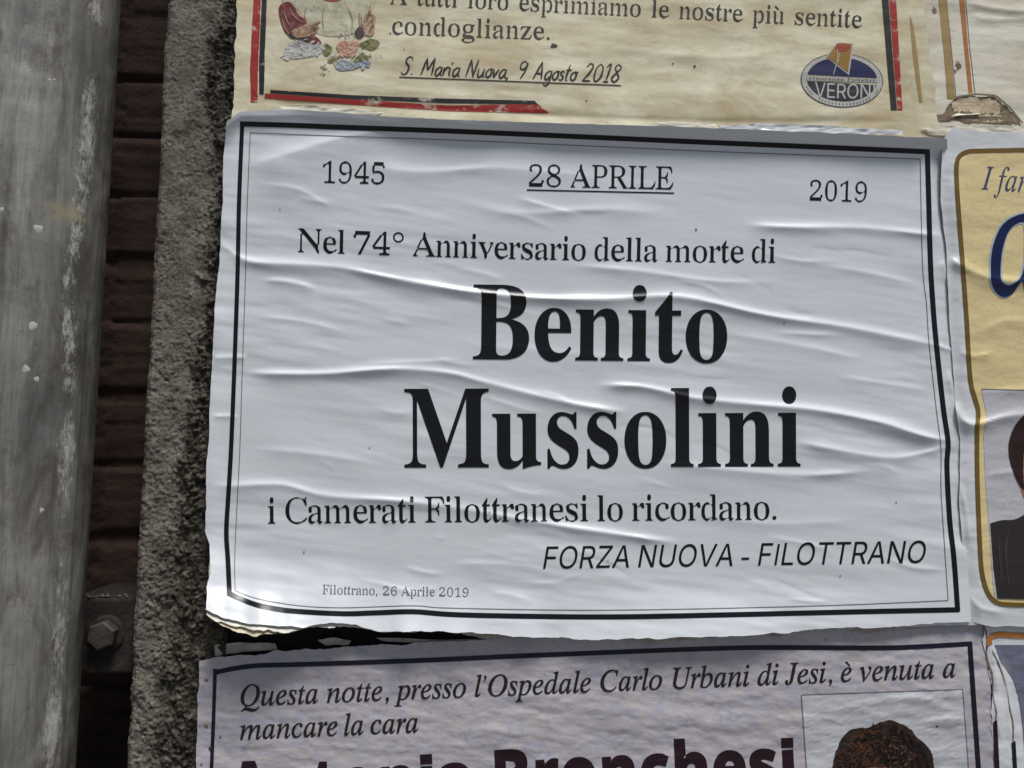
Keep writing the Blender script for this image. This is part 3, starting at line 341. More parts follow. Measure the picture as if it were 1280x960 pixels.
(2,101,433,[134,-10,116,-9,99,-7,83,-2,68,3,55,11,43,20,31,31,21,44,13,58,6,73,1,90,-3,108,-5,128,-6,163,0,205,8,234,20,263,34,292,50,320,80,361,102,385,126,407,152,427,172,440,192,451,213,460,233,467,253,472,274,475,307,476,329,473,349,466,364,457,376,444,384,429,388,411,388,401,387,383,382,365,375,348,364,332,350,316,333,300,314,285,291,271,265,258,236,247,205,237,170,228,132,221,92,214,86,178,85,148,87,119,93,94,102,74,116,58,133,47,154,41,179,38,200,40,221,45,242,54,264,66,287,81,310,100,333,122,348,107,320,75,291,48,262,27,248,18,217,4,185,-5,151,-10],[96,238,124,242,151,248,175,256,197,265,218,275,236,286,253,299,267,313,280,328,290,343,297,358,303,375,306,391,307,409,307,419,304,428,301,436,296,442,289,446,281,448,271,449,253,447,244,444,225,435,215,429,187,404,160,372,135,332,114,287]),
(2,102,299,[-73,-231,-88,-229,-102,-225,-114,-219,-128,-205,-134,-194,-137,-181,-137,-163,-134,-153,-131,-145,-125,-139,-118,-134,-110,-131,-91,-131,-84,-133,-78,-136,-73,-141,-69,-147,-67,-154,-67,-163,-70,-179,-74,-191,-72,-199,-66,-202,-55,-201,-47,-199,-40,-195,-26,-182,-15,-163,3,-112,20,-37,107,426,10,426,18,458,113,458,133,542,141,569,151,595,162,618,174,639,188,659,203,676,219,691,235,704,252,715,269,723,287,729,306,732,325,733,347,732,366,727,374,723,390,713,402,700,410,685,414,669,414,648,411,638,406,630,399,623,390,619,379,616,366,615,356,616,348,618,341,622,336,628,332,635,329,644,329,654,330,665,337,686,329,700,309,706,293,703,279,695,265,682,253,664,242,640,232,612,224,578,198,458,317,458,312,426,192,426,152,226,101,11,87,-37,72,-78,57,-113,34,-156,19,-178,2,-197,-16,-212,-34,-222,-53,-229]),
(2,105,267,[184,593,168,595,158,600,148,608,138,622,134,633,132,644,134,656,138,666,148,681,162,692,173,696,184,697,196,696,207,692,221,681,229,672,234,661,237,644,234,627,229,616,222,607,207,597,196,594],[50,-12,36,-11,25,-8,16,-2,9,6,4,16,1,29,0,43,5,80,17,129,83,363,90,397,89,408,85,416,75,425,65,429,52,431,26,433,30,450,98,459,189,476,194,474,196,470,197,464,196,456,95,118,87,78,87,70,91,58,98,51,108,49,117,50,128,55,139,63,151,74,165,88,195,126,210,111,186,79,162,51,139,28,116,11,93,-2,71,-10]),
(2,108,260,[48,-11,29,-9,19,-4,7,7,1,16,-2,27,-3,39,4,81,20,150,148,621,153,651,150,669,146,677,139,683,123,688,88,691,90,709,156,718,246,733,252,733,256,730,258,727,253,701,94,126,84,75,85,63,90,56,97,52,102,52,111,53,120,57,131,65,142,75,169,104,184,123,200,108,164,62,140,38,128,27,105,10,84,-2,65,-9]),
(2,109,828,[617,-11,604,-10,592,-6,583,-1,576,8,571,18,567,31,566,47,567,65,573,95,638,329,648,383,646,398,643,404,639,408,633,411,627,413,619,414,604,412,587,405,569,395,549,380,530,362,509,340,489,316,469,288,449,257,421,206,377,108,344,0,264,0,354,305,364,346,369,378,369,394,367,400,360,409,355,412,342,414,325,410,311,405,296,396,234,346,206,316,179,282,171,269,130,194,95,105,61,0,-19,0,75,319,87,366,92,396,89,411,84,419,76,424,25,433,29,451,103,458,130,463,185,476,191,475,194,472,196,464,192,446,137,267,179,322,220,369,259,407,296,437,331,458,365,471,396,475,413,474,426,471,437,465,446,456,452,445,456,432,457,417,455,390,448,353,429,277,467,330,505,374,541,411,576,439,610,459,644,471,676,475,692,474,705,470,716,464,725,456,731,444,735,431,736,415,732,381,721,335,656,98,652,75,653,69,656,60,662,54,671,53,680,54,690,59,706,72,727,96,751,130,766,114,745,81,723,53,702,30,681,12,660,-1,638,-9]),
(2,110,548,[335,-13,317,-11,306,-6,298,1,289,15,285,27,284,41,288,67,298,111,344,284,358,337,364,372,365,391,360,403,357,408,352,411,339,414,321,411,308,405,294,396,240,350,185,285,140,213,118,167,96,109,85,75,64,0,-18,0,80,333,93,395,91,410,86,417,80,422,71,425,59,428,26,429,29,447,101,457,196,476,200,473,200,463,140,267,183,323,224,370,264,408,283,423,320,448,353,465,368,470,383,473,396,474,412,473,425,470,436,464,444,456,450,446,454,433,455,419,452,379,441,335,373,96,369,74,370,68,373,58,380,52,390,51,399,52,409,58,419,66,431,79,443,94,469,137,485,124,465,88,443,57,422,32,401,12,379,-2,357,-10]),
(2,111,528,[159,-12,138,-11,118,-8,100,-4,83,3,67,11,52,21,39,33,27,46,17,61,9,77,2,94,-2,113,-5,133,-6,170,-4,187,3,219,8,236,21,269,38,300,57,331,80,359,93,373,119,398,147,420,177,440,193,448,224,462,240,467,272,474,288,476,325,475,345,473,364,468,382,462,398,453,413,443,427,431,439,418,449,403,457,387,464,370,469,351,471,332,472,311,471,281,468,267,461,237,444,193,421,150,391,110,357,74,320,43,286,22,265,12,244,3,223,-4,202,-8,180,-11],[170,17,193,20,216,27,239,40,250,48,271,67,300,102,318,128,341,172,355,203,370,250,380,296,383,341,382,370,376,394,368,414,355,430,339,441,320,448,297,450,283,449,269,446,255,441,241,435,227,426,213,416,186,389,160,357,138,319,117,276,101,231,95,209,87,167,84,125,86,97,88,85,96,63,101,53,114,38,121,31,138,22,148,19]),
(2,112,513,[-145,-225,-140,-206,-104,-202,-86,-197,-73,-189,-63,-178,-59,-171,-50,-153,-43,-130,82,354,90,394,89,406,86,415,81,421,78,423,24,430,29,448,94,456,186,475,193,474,195,471,196,467,193,450,169,376,192,403,216,425,240,444,265,458,290,468,315,474,341,476,357,476,371,473,385,470,398,464,410,458,420,450,430,440,439,429,446,417,452,404,457,389,463,357,463,340,461,305,455,270,450,253,437,217,429,200,411,166,401,150,379,119,354,89,341,76,313,51,283,30,267,20,235,5,202,-5,185,-9,152,-11,138,-11,114,-8,93,-1,75,8,45,-122,34,-171,35,-176,38,-185,41,-189,48,-196,59,-201,82,-206,115,-207,110,-225],[152,14,176,17,199,24,222,36,234,45,256,63,276,85,295,110,313,138,336,183,355,231,364,263,370,295,373,343,372,366,370,376,363,393,354,408,348,414,335,423,319,429,310,430,286,430,271,427,257,422,244,414,230,405,217,394,204,380,192,365,170,330,161,311,144,268,138,244,100,96,96,77,94,60,95,48,99,37,105,29,113,23,123,18,136,15]),
(2,114,337,[-19,0,69,315,84,390,81,407,77,415,74,418,70,420,19,428,22,447,89,458,178,476,184,475,187,472,187,463,135,270,167,325,197,371,225,409,251,438,274,460,294,472,313,476,318,476,328,474,337,469,345,463,351,454,355,444,357,432,357,418,354,404,349,391,341,380,326,368,314,364,301,362,287,364,275,370,264,380,260,389,256,404,220,363,188,317,157,265,130,207,104,144,82,75,62,0]),
(2,115,374,[117,-12,95,-11,75,-9,9,9,-4,6,-10,1,-13,-6,-33,-6,-11,160,6,159,10,122,13,105,23,76,29,63,44,42,53,34,62,27,72,22,83,18,95,16,107,15,126,17,144,23,159,33,172,47,182,63,185,72,189,92,188,113,183,135,179,146,165,168,95,263,69,311,67,317,61,338,60,358,63,386,66,399,71,411,78,422,86,433,106,452,129,465,155,474,185,476,217,475,235,471,291,455,302,457,310,461,314,469,315,473,332,473,312,323,294,323,289,356,281,385,270,408,256,427,239,440,219,447,196,450,182,449,170,444,159,437,149,428,142,417,138,405,137,392,137,383,143,362,149,351,164,327,205,273,234,233,260,183,265,169,268,155,270,141,270,122,266,100,264,90,256,70,244,51,231,34,223,27,196,8,176,-2,154,-9,142,-11]),
(2,116,281,[50,-12,37,-11,26,-8,17,-3,10,5,5,14,2,26,1,39,4,66,99,426,29,426,33,447,60,454,86,466,111,482,135,502,159,527,182,557,204,591,228,591,189,458,275,458,267,426,181,426,99,117,90,68,92,57,96,50,103,47,108,47,116,48,125,52,135,60,146,70,172,100,187,119,202,102,180,72,157,46,135,25,113,9,92,-3,71,-10]),
(2,117,548,[69,-12,53,-11,45,-9,33,-3,27,1,18,12,11,24,6,48,6,57,12,103,28,174,76,344,82,372,84,400,83,410,79,418,70,426,61,430,47,432,20,433,23,451,90,460,179,476,188,475,192,471,191,458,188,445,106,161,94,111,89,81,91,65,95,59,99,54,104,51,119,49,128,49,146,55,165,66,187,82,209,103,232,128,255,157,278,190,300,226,321,264,351,328,375,395,393,465,472,465,384,139,371,71,373,60,375,56,382,50,391,49,401,50,411,55,422,63,434,74,447,88,474,126,489,112,467,79,446,51,424,28,402,11,380,-2,357,-10,335,-12,321,-11,310,-8,301,-2,293,5,288,15,285,27,285,50,287,70,295,108,331,231,288,166,248,111,209,67,191,48,173,32,156,19,138,8,120,-1,103,-7,86,-11]),
(2,118,447,[92,-12,76,257,67,348,54,400,49,408,43,415,36,421,28,425,10,430,-9,431,-5,450,42,459,104,474,119,475,126,471,132,460,138,440,142,413,147,377,151,334,165,88,246,176,308,256,335,296,345,313,358,340,361,351,362,360,359,369,355,375,325,407,316,422,315,430,315,440,319,454,328,466,336,471,345,475,356,477,368,477,384,472,393,465,401,455,408,437,411,414,407,385,397,352,379,315,355,274,323,230,285,181,240,128,113,-12]),
(3,70,618,[92,0,90,4,91,764,94,766,555,766,556,762,556,684,554,680,192,680,188,678,188,422,188,420,520,419,521,416,521,336,520,333,518,333,188,332,188,2,184,0]),
(3,79,803,[380,-10,350,-7,322,-2,296,5,274,13,248,26,220,42,186,68,165,88,149,106,134,125,117,152,105,174,94,198,83,226,75,256,68,288,63,328,61,382,62,416,64,450,69,482,75,510,82,536,93,566,105,592,121,620,133,640,148,659,167,680,196,707,226,728,248,741,274,753,296,761,318,767,350,773,380,776,426,776,456,773,490,766,508,761,530,753,558,740,578,728,598,715,618,698,639,678,655,660,670,640,686,616,699,592,709,570,720,540,728,512,735,478,740,440,742,384,742,348,739,316,734,282,728,254,721,230,711,200,698,174,683,146,671,126,656,106,637,86,616,66,600,52,578,38,556,25,530,13,508,5,486,-1,454,-7,422,-10],[382,80,420,80,438,82,460,86,480,92,508,104,528,115,550,132,570,150,584,166,603,194,615,216,624,238,631,258,638,284,645,326,647,354,648,382,647,416,642,460,637,486,631,508,623,532,606,566,594,586,582,602,558,628,541,642,524,653,496,668,476,675,454,681,422,686,384,686,364,684,344,680,314,670,294,661,276,651,248,630,234,616,220,600,201,572,189,550,180,528,172,506,165,478,159,442,157,410,156,382,157,346,161,308,166,282,172,260,180,236,190,214,209,182,222,164,246,139,262,126,278,114,306,99,328,91,350,85]),
(3,82,676,[92,0,90,4,91,764,94,766,378,766,402,764,444,757,480,746,504,735,532,716,557,694,578,669,589,650,602,620,611,586,616,550,616,510,611,474,603,442,589,410,578,392,558,368,532,346,504,328,474,316,473,314,642,4,643,0,536,0,532,1,372,298,192,298,188,297,188,294,188,2,184,0],[189,384,366,384,390,386,414,390,438,397,458,407,476,419,492,437,501,450,507,462,515,486,519,518,519,552,514,580,504,608,490,628,482,637,470,649,448,662,424,672,396,678,358,681,188,680,188,388]),
(3,90,660,[64,0,63,4,63,68,64,72,412,579,486,682,484,683,476,683,440,681,370,681,364,680,62,680,61,684,62,765,596,766,597,762,597,698,596,694,254,195,174,84,174,83,180,83,216,85,276,85,282,86,600,86,601,84,602,82,601,2,598,0]),
(3,65,722,[26,0,25,2,26,4,303,764,306,766,416,766,696,2,696,0,692,0,598,0,594,1,520,210,518,214,206,214,203,214,201,210,128,2,124,0],[234,300,484,299,486,299,487,300,432,456,397,562,360,685,357,680,314,538,287,456,234,302]),
(3,78,788,[92,0,90,4,90,762,91,766,202,766,206,764,518,274,548,224,584,160,606,118,607,122,603,166,601,292,601,764,601,766,604,766,697,766,698,762,698,4,697,0,586,0,582,2,304,438,266,500,182,644,181,640,187,502,188,438,188,2,188,1,186,0]),
(3,85,779,[364,-12,342,-10,316,-6,274,5,252,13,232,23,196,45,180,58,165,72,139,102,127,120,118,138,106,166,98,192,94,214,91,238,91,260,91,764,92,766,96,766,184,766,187,764,187,266,189,238,192,222,199,198,205,182,219,158,237,136,258,118,282,102,308,90,338,82,370,78,408,78,440,82,468,89,488,97,511,110,533,128,552,147,567,170,578,192,587,224,590,242,591,268,591,764,594,766,688,766,688,762,688,260,687,230,682,198,676,177,669,156,661,138,650,119,638,101,616,75,600,59,583,46,548,23,526,13,506,5,464,-6,438,-10,414,-12]),
(3,86,722,[308,0,26,764,28,766,122,766,128,764,290,310,325,206,361,86,364,82,402,208,436,312,594,764,598,766,696,766,696,764,695,760,419,2,416,0]),
(3,73,452,[48,0,47,4,47,82,48,86,174,86,178,88,178,676,178,679,176,680,48,680,47,684,47,764,50,766,404,766,406,762,406,684,405,680,278,680,275,678,275,90,276,87,278,86,405,86,406,82,406,2,402,0]),
(3,76,592,[92,0,90,4,91,764,91,766,94,766,186,766,188,765,188,762,188,88,192,86,542,86,544,82,544,2,543,0,540,0]),
(3,84,676,[292,0,290,4,290,678,286,680,50,680,48,684,48,764,52,766,626,766,628,762,628,684,626,680,390,680,387,678,387,2,386,0,384,0]),
(3,69,630,[92,0,90,4,91,764,94,766,560,766,561,762,561,684,560,680,192,680,188,678,188,434,188,431,534,430,535,426,535,348,534,345,532,344,188,343,188,90,188,87,192,86,564,86,565,82,564,1]),
(4,65,698,[0,0,255,725,442,725,698,0,533,0,480,172,217,172,165,0],[256,300,444,300,390,468,349,613,319,506]),
(4,110,665,[79,0,79,552,194,552,214,481,223,481,239,504,249,514,270,530,282,537,295,543,322,553,335,556,363,561,392,562,417,561,440,558,462,554,483,547,502,538,519,527,535,514,549,499,561,482,571,462,579,440,584,416,588,389,589,360,589,0,438,0,438,323,438,339,434,368,431,381,422,403,410,420,403,427,384,437,373,440,349,442,330,441,313,438,298,433,285,427,273,418,263,407,255,395,242,365,234,328,230,284,230,0]),
(4,116,439,[268,-10,241,-9,215,-5,191,2,169,11,159,17,140,32,125,51,118,62,112,74,103,102,99,118,96,153,95,439,23,439,23,503,106,553,150,670,246,670,246,552,401,552,401,439,246,439,246,173,247,156,249,149,255,136,259,131,269,122,288,113,312,110,360,115,407,127,407,15,346,-3]),
(4,111,626,[312,-10,290,-9,249,-4,210,7,192,14,158,33,142,45,128,58,114,71,102,87,80,121,71,140,63,160,57,181,52,203,48,227,46,277,47,315,51,351,59,383,69,414,82,441,98,466,117,489,139,508,163,525,189,538,217,549,247,556,280,561,315,562,358,560,378,556,417,545,452,529,469,519,499,495,512,481,536,450,546,432,555,414,563,394,569,373,574,351,578,327,581,277,579,239,575,204,567,171,557,140,544,113,527,87,508,65,487,45,463,28,437,14,409,4,378,-4,346,-9],[314,111,330,112,345,115,359,119,371,125,382,133,392,142,400,153,407,166,413,180,422,214,426,255,427,277,425,321,418,357,407,387,400,400,392,411,382,420,371,428,358,433,344,438,329,440,313,441,296,440,281,438,267,433,255,428,244,420,234,411,226,400,219,387,208,357,201,321,199,277,200,255,204,214,213,180,219,166,226,153,234,142,244,133,255,125,268,119,282,115,297,112]),
(4,105,308,[155,621,136,622,119,626,104,633,90,642,85,649,77,664,75,673,73,695,75,717,77,726,85,742,90,748,104,757,119,764,136,767,155,769,173,767,190,764,205,757,219,748,224,742,232,726,235,717,237,695,236,684,232,664,229,656,219,642,205,633,190,626,173,622],[79,0,79,552,230,552,230,0]),
(4,97,611,[213,-10,193,-9,173,-7,155,-2,137,4,121,12,105,21,91,33,78,46,67,61,58,78,51,97,46,118,43,140,42,165,44,189,48,211,54,232,63,250,74,267,88,282,104,295,123,306,144,316,168,324,195,330,224,335,255,339,385,344,385,380,383,391,378,410,374,418,363,432,348,442,340,445,321,450,311,452,276,451,254,448,232,444,220,440,144,412,94,514,134,532,177,546,224,557,256,561,289,563,336,562,365,559,391,555,416,548,438,539,458,528,476,515,492,501,505,484,516,465,524,444,530,421,534,395,535,368,535,0,430,0,401,75,396,75,376,51,355,32,333,16,322,10,310,5,282,-4,250,-8],[270,100,297,102,309,105,332,115,352,129,361,138,368,147,374,158,379,170,383,182,385,210,385,256,307,253,272,248,245,240,235,234,226,228,212,212,202,195,198,175,198,154,201,138,204,131,212,119,217,115,230,108,245,103]),
(4,66,680,[91,0,91,722,316,722,355,721,392,719,427,715,458,709,486,702,511,692,534,682,554,669,570,654,584,636,594,615,602,592,606,567,608,539,607,522,603,490,598,475,587,447,570,423,561,413,550,405,538,397,525,391,497,383,497,378,517,373,545,362,562,353,578,341,592,327,604,310,613,290,617,279,620,267,625,240,626,209,625,182,620,157,613,133,603,111,590,91,574,72,555,56,534,41,511,28,485,18,457,10,427,5,395,1,361,0],[244,436,333,436,368,438,396,443,417,452,425,457,438,471,443,479,449,497,451,519,450,530,446,550,441,559,429,573,421,579,411,583,388,591,375,593,343,596,244,597],[244,126,344,126,380,129,409,135,421,140,431,146,440,153,453,170,462,190,465,201,467,225,465,246,462,256,453,274,439,290,431,296,420,302,393,310,359,314,244,315]),
(4,114,459,[79,0,79,552,193,552,215,459,223,459,238,482,247,493,266,514,289,532,315,547,342,557,372,562,414,561,438,558,427,417,406,420,371,421,339,417,308,408,289,399,281,393,265,380,251,364,241,345,234,322,230,296,230,0]),
(4,99,520,[303,-10,269,-9,237,-5,208,2,181,12,156,25,133,40,113,58,95,79,80,104,67,131,58,162,51,196,47,233,46,273,48,328,52,353,57,376,63,398,71,419,80,438,90,455,102,472,114,486,128,500,143,512,159,523,193,540,212,547,252,557,272,560,317,562,348,561,377,559,415,551,489,525,444,409,378,432,317,441,285,438,259,427,238,410,221,386,209,356,202,318,199,274,200,251,205,211,209,194,215,178,222,164,230,152,239,141,250,132,261,125,273,120,287,115,301,113,330,113,355,115,379,119,401,125,421,133,452,148,471,160,471,31,451,20,431,10,399,-1,363,-7,335,-9]),
(4,104,665,[79,0,79,769,230,769,230,612,227,534,223,481,231,481,247,504,256,514,276,530,287,537,310,548,336,556,362,561,390,562,415,561,439,558,461,554,482,547,501,538,518,527,535,514,549,499,561,482,571,462,579,440,584,416,588,389,589,360,589,0,438,0,438,323,436,354,431,381,422,403,409,420,393,432,373,440,349,442,330,441,314,438,299,433,285,427,274,418,264,407,255,395,249,381,243,365,234,328,230,284,230,0]),
(4,101,598,[329,-10,283,-8,261,-4,220,6,182,21,164,30,148,41,132,53,118,66,105,81,93,97,82,114,72,133,64,153,57,174,52,197,48,220,46,272,48,325,52,349,56,372,62,394,70,414,78,433,88,451,99,467,111,483,124,496,139,509,154,520,170,530,205,546,224,552,264,560,306,562,338,561,368,557,396,550,422,541,445,529,467,514,488,497,505,477,520,455,532,431,542,405,549,376,553,345,554,312,554,239,198,239,200,221,206,189,212,175,218,162,227,150,236,139,247,129,259,121,272,114,286,109,302,105,336,102,366,103,407,108,433,113,458,120,497,134,523,146,523,29,499,19,475,10,437,-1,410,-5,380,-8],[201,339,413,339,410,366,404,391,393,413,379,431,370,438,359,444,348,449,336,452,307,455,295,455,273,450,253,441,235,427,221,408,210,384,203,355]),
(4,115,503,[229,-10,129,-3,82,9,47,22,47,147,143,113,171,107,198,103,234,100,267,103,276,104,291,110,302,117,309,126,314,136,316,148,308,173,275,198,196,235,111,279,94,292,79,306,67,323,57,340,51,361,48,372,46,409,47,430,50,449,56,467,65,484,76,499,89,512,105,524,123,534,143,543,164,550,186,555,211,559,236,562,279,562,307,560,335,557,362,552,389,545,416,536,458,519,413,411,325,443,294,449,262,451,244,450,229,448,217,444,207,439,201,433,197,424,195,415,204,391,237,368,311,336,392,296,411,283,427,269,440,253,450,235,455,225,461,203,463,191,464,164,463,141,459,119,453,99,445,81,434,64,421,49,405,35,387,23,367,13,344,5,318,-2,291,-6,261,-9]),
]
STYLES = 'BRISK'
GL = {}
for row in GLYPH_DATA:
    GL[STYLES[row[0]] + chr(row[1])] = (row[2] / 1000.0, [np.array(q, float).reshape(-1, 2) / 1000.0 for q in row[3:]])

def ring(cx, cy_, rx, ry, n=20, rot=0.0):
    t = np.linspace(0, 2 * math.pi, n, endpoint=False)
    x = rx * np.cos(t); y = ry * np.sin(t)
    return np.stack([cx + x * math.cos(rot) - y * math.sin(rot), cy_ + x * math.sin(rot) + y * math.cos(rot)], -1)

def glyph(style, ch):
    if style + ch in GL: return GL[style + ch]
    w = 0.07 if style == 'B' else 0.052
    if ch == '.': return 0.25, [ring(0.12, 0.05, w, w)]
    if ch == ',': return 0.25, [np.array([(.07, .05), (.12, .11), (.18, .06), (.16, -.04), (.07, -.13), (.06, -.11), (.12, -.03), (.08, .0)])]
    if ch == "'": return 0.2, [np.array([(.08, .5), (.14, .56), (.19, .66), (.13, .7), (.09, .66), (.12, .62), (.10, .56)])]
    if ch == '°': return 0.42, [ring(0.2, 0.53, .15, .15), ring(0.2, 0.53, .105, .105)]
    if ch == '-': return 0.4, [np.array([(.04, .2), (.34, .2), (.34, .28), (.04, .28)])]
    if ch == 'I' and False: pass
    if ch in 'èù':
        a, ps = glyph(style, {'è': 'e', 'ù': 'u'}[ch])
        dx = 0.0 if style == 'R' else 0.08
        return a, ps + [np.array([(.08 + dx, .66), (.15 + dx, .68), (.27 + dx, .53), (.23 + dx, .52)])]
    return 0.26, []

def fatten(ps, amt):
    out = []
    if not ps: return ps
    ar = [0.5 * (p[:, 0] * np.roll(p[:, 1], -1) - np.roll(p[:, 0], -1) * p[:, 1]).sum() for p in ps]
    sg = np.sign(ar[int(np.argmax(np.abs(ar)))])
    for p in ps:
        e1 = p - np.roll(p, 1, 0); e2 = np.roll(p, -1, 0) - p
        e1 /= np.maximum(np.hypot(e1[:, 0], e1[:, 1])[:, None], 1e-9); e2 /= np.maximum(np.hypot(e2[:, 0], e2[:, 1])[:, None], 1e-9)
        t = e1 + e2; t /= np.maximum(np.hypot(t[:, 0], t[:, 1])[:, None], 0.5)
        out.append(p + sg * amt * np.stack([t[:, 1], -t[:, 0]], -1))
    return out

def layout(style, s, track=0.0, shear=0.0, space=0.25, fat=0.0):
    x = 0.0; out = []
    for ch in s:
        if ch == ' ':
            x += space + track; continue
        if style == 'S' and ch == 'I':
            a, ps = 0.29, [np.array([(.11, 0), (.20, 0), (.20, .728), (.11, .728)])]
        elif style == 'K' and ch == 'i':
            a, ps = 0.30, [np.array([(.07, 0), (.23, 0), (.23, .536), (.07, .536)]), np.array([(.065, .60), (.235, .60), (.235, .71), (.065, .71)])]
        else:
            a, ps = glyph(style, ch)
        if fat: ps = fatten(ps, fat)
        for p in ps:
            q = p.copy(); q[:, 0] += x + shear * q[:, 1]; out.append(q)
        x += a + track
    lo = min(p[:, 0].min() for p in out); hi = max(p[:, 0].max() for p in out)
    for p in out: p[:, 0] -= lo
    return out, hi - lo

def text(name, sheet, style, s, A, B, cap, mat, capu=0.66, track=0.0, shear=0.0, sag=0.0, lift=0.0003, cut=(9.0, 2.6), space=0.25, parent=None, fat=0.0):
    """one line of print: baseline from A to B, capitals cap px high"""
    polys, w = layout(style, s, track, shear, space, fat)
    A = np.array(A, float); B = np.array(B, float); L = np.hypot(*(B - A))
    e = (B - A) / L; up = np.array([e[1], -e[0]])
    out = []
    for p in polys:
        u = p[:, 0] / w; v = p[:, 1] / capu * cap
        q = A + e * (u * L)[:, None] + up * (v - sag * 4 * u * (1 - u))[:, None]
        out.append(q)
    o = ink(name, sheet, out, mat, lift, cut)
    if parent is not None: o.parent = parent
    return o

HAND = {
 'S': (.5, [[(.40, .84), (.33, 1), (.14, .97), (.09, .72), (.3, .45), (.28, .1), (.1, 0), (-.02, .14)]]),
 '.': (.22, [[(.02, .08), (.08, .0)]]), ',': (.2, [[(.06, .06), (.0, -.16)]]),
 'M': (.68, [[(0, 0), (.10, .98)], [(.10, .98), (.28, .28)], [(.28, .28), (.50, 1)], [(.50, 1), (.55, 0)]]),
 'a': (.42, [[(.3, .42), (.18, .5), (.03, .3), (.05, .05), (.16, 0), (.3, .25), (.3, .5)], [(.3, .5), (.3, .1), (.4, 0)]]),
 'r': (.3, [[(0, .5), (.03, 0)], [(.03, .28), (.15, .5), (.27, .44)]]),
 'i': (.18, [[(0, .5), (.02, .1), (.1, 0)], [(.02, .66), (.07, .78)]]),
 'N': (.56, [[(0, 0), (.06, 1)], [(.06, 1), (.36, 0)], [(.36, 0), (.42, 1)]]),
 'u': (.42, [[(0, .5), (.02, .12), (.1, 0), (.25, .15), (.28, .5)], [(.28, .5), (.29, .08), (.38, 0)]]),
 'o': (.34, [[(.15, .5), (.02, .35), (.02, .12), (.13, 0), (.25, .12), (.26, .36), (.15, .5), (.34, .46)]]),
 'v': (.34, [[(0, .5), (.1, 0)], [(.1, 0), (.26, .5)]]),
 '9': (.55, [[(.36, .85), (.22, 1), (.06, .85), (.08, .6), (.22, .52), (.36, .7), (.38, .92), (.34, .4), (.2, 0)]]),
 'A': (.56, [[(0, 0), (.25, 1)], [(.25, 1), (.43, 0)], [(.08, .33), (.38, .33)]]),
 'g': (.4, [[(.3, .42), (.18, .5), (.03, .3), (.05, .05), (.16, 0), (.3, .25), (.3, .5)], [(.3, .5), (.3, -.15), (.18, -.35), (.02, -.25)]]),
 's': (.3, [[(.22, .45), (.1, .52), (.05, .35), (.2, .18), (.14, 0), (0, .05)]]),
 't': (.28, [[(.1, .9), (.06, .1), (.16, 0)], [(-.02, .58), (.24, .6)]]),
 '2': (.52, [[(.04, .8), (.2, 1), (.36, .85), (.25, .45), (0, 0)], [(0, 0), (.42, .02)]]),
 '0': (.52, [[(.2, 1), (.04, .75), (.04, .2), (.18, 0), (.36, .25), (.36, .78), (.2, 1)]]),
 '1': (.4, [[(.03, .82), (.2, 1), (.16, 0)], [(.02, 0), (.3, 0)]]),
 '8': (.5, [[(.34, .85), (.2, 1), (.06, .82), (.2, .55), (.36, .25), (.2, 0), (.02, .2), (.2, .55), (.36, .8), (.3, .95)]]),
}

def handwriting(name, sheet, s, A, B, cap, w, mat, slant=0.22):
    x = 0; st = []
    for ch in s:
        if ch == ' ': x += .3; continue
        a, ps = HAND[ch]
        for p in ps:
            p = np.array(p, float); p[:, 0] += x + slant * p[:, 1]
            st.append(p)
        x += a
    A = np.array(A, float); B = np.array(B, float); L = np.hypot(*(B - A)); e = (B - A) / L; up = np.array([e[1], -e[0]])
    lines = [A + e * (p[:, 0] / x * L)[:, None] + up * (p[:, 1] * cap)[:, None] for p in st]
    lines = [ease(p, 6) for p in lines]
    return strips(name, sheet, lines, [[w * .55, w, w * 1.15, w * .6]] * len(lines), mat, step=1.2)

# ------------------------------------------------------------------ materials
def new_mat(name):
    m = bpy.data.materials.new(name); m.use_nodes = True
    nt = m.node_tree
    return m, nt, nt.nodes['Principled BSDF']

def nd(nt, kind, **kw):
    n = nt.nodes.new(kind)
    for k, v in kw.items():
        if k == 'ins':
            for a, b in v.items(): n.inputs[a].default_value = b
        else: setattr(n, k, v)
    return n

def ramp(nt, fac, stops):
    r = nt.nodes.new('ShaderNodeValToRGB')
    el = r.color_ramp.elements
    while len(el) < len(stops): el.new(0.5)
    for e, (p, c) in zip(el, stops):
        e.position = p; e.color = (*c, 1)
    nt.links.new(fac, r.inputs[0])
    return r.outputs[0]

def g3(v): return (v, v, v)

def coords(nt, scale=(1, 1, 1), rot=(0, 0, 0)):
    tc = nt.nodes.new('ShaderNodeTexCoord'); mp = nt.nodes.new('ShaderNodeMapping')
    mp.inputs['Scale'].default_value = scale; mp.inputs['Rotation'].default_value = rot
    nt.links.new(tc.outputs['Object'], mp.inputs[0])
    return mp.outputs[0]

def noise(nt, vec, scale, detail=5, rough=0.6, dist=0.0):
    n = nd(nt, 'ShaderNodeTexNoise', ins={'Scale': scale, 'Detail': detail, 'Roughness': rough, 'Distortion': dist})
    nt.links.new(vec, n.inputs['Vector'])
    return n.outputs['Fac']

def mix(nt, fac, a, b, mode='MIX'):
    m = nt.nodes.new('ShaderNodeMix'); m.data_type = 'RGBA'; m.blend_type = mode
    for s, v in ((0, fac), (6, a), (7, b)):
        if isinstance(v, (int, float)): m.inputs[s].default_value = v
        elif isinstance(v, tuple): m.inputs[s].default_value = (*v, 1)
        else: nt.links.new(v, m.inputs[s])
    return m.outputs[2]

def bump(nt, bsdf, fac, strength, dist=0.001):
    b = nd(nt, 'ShaderNodeBump', ins={'Strength': strength, 'Distance': dist})
    nt.links.new(fac, b.inputs['Height']); nt.links.new(b.outputs[0], bsdf.inputs['Normal'])
    return b

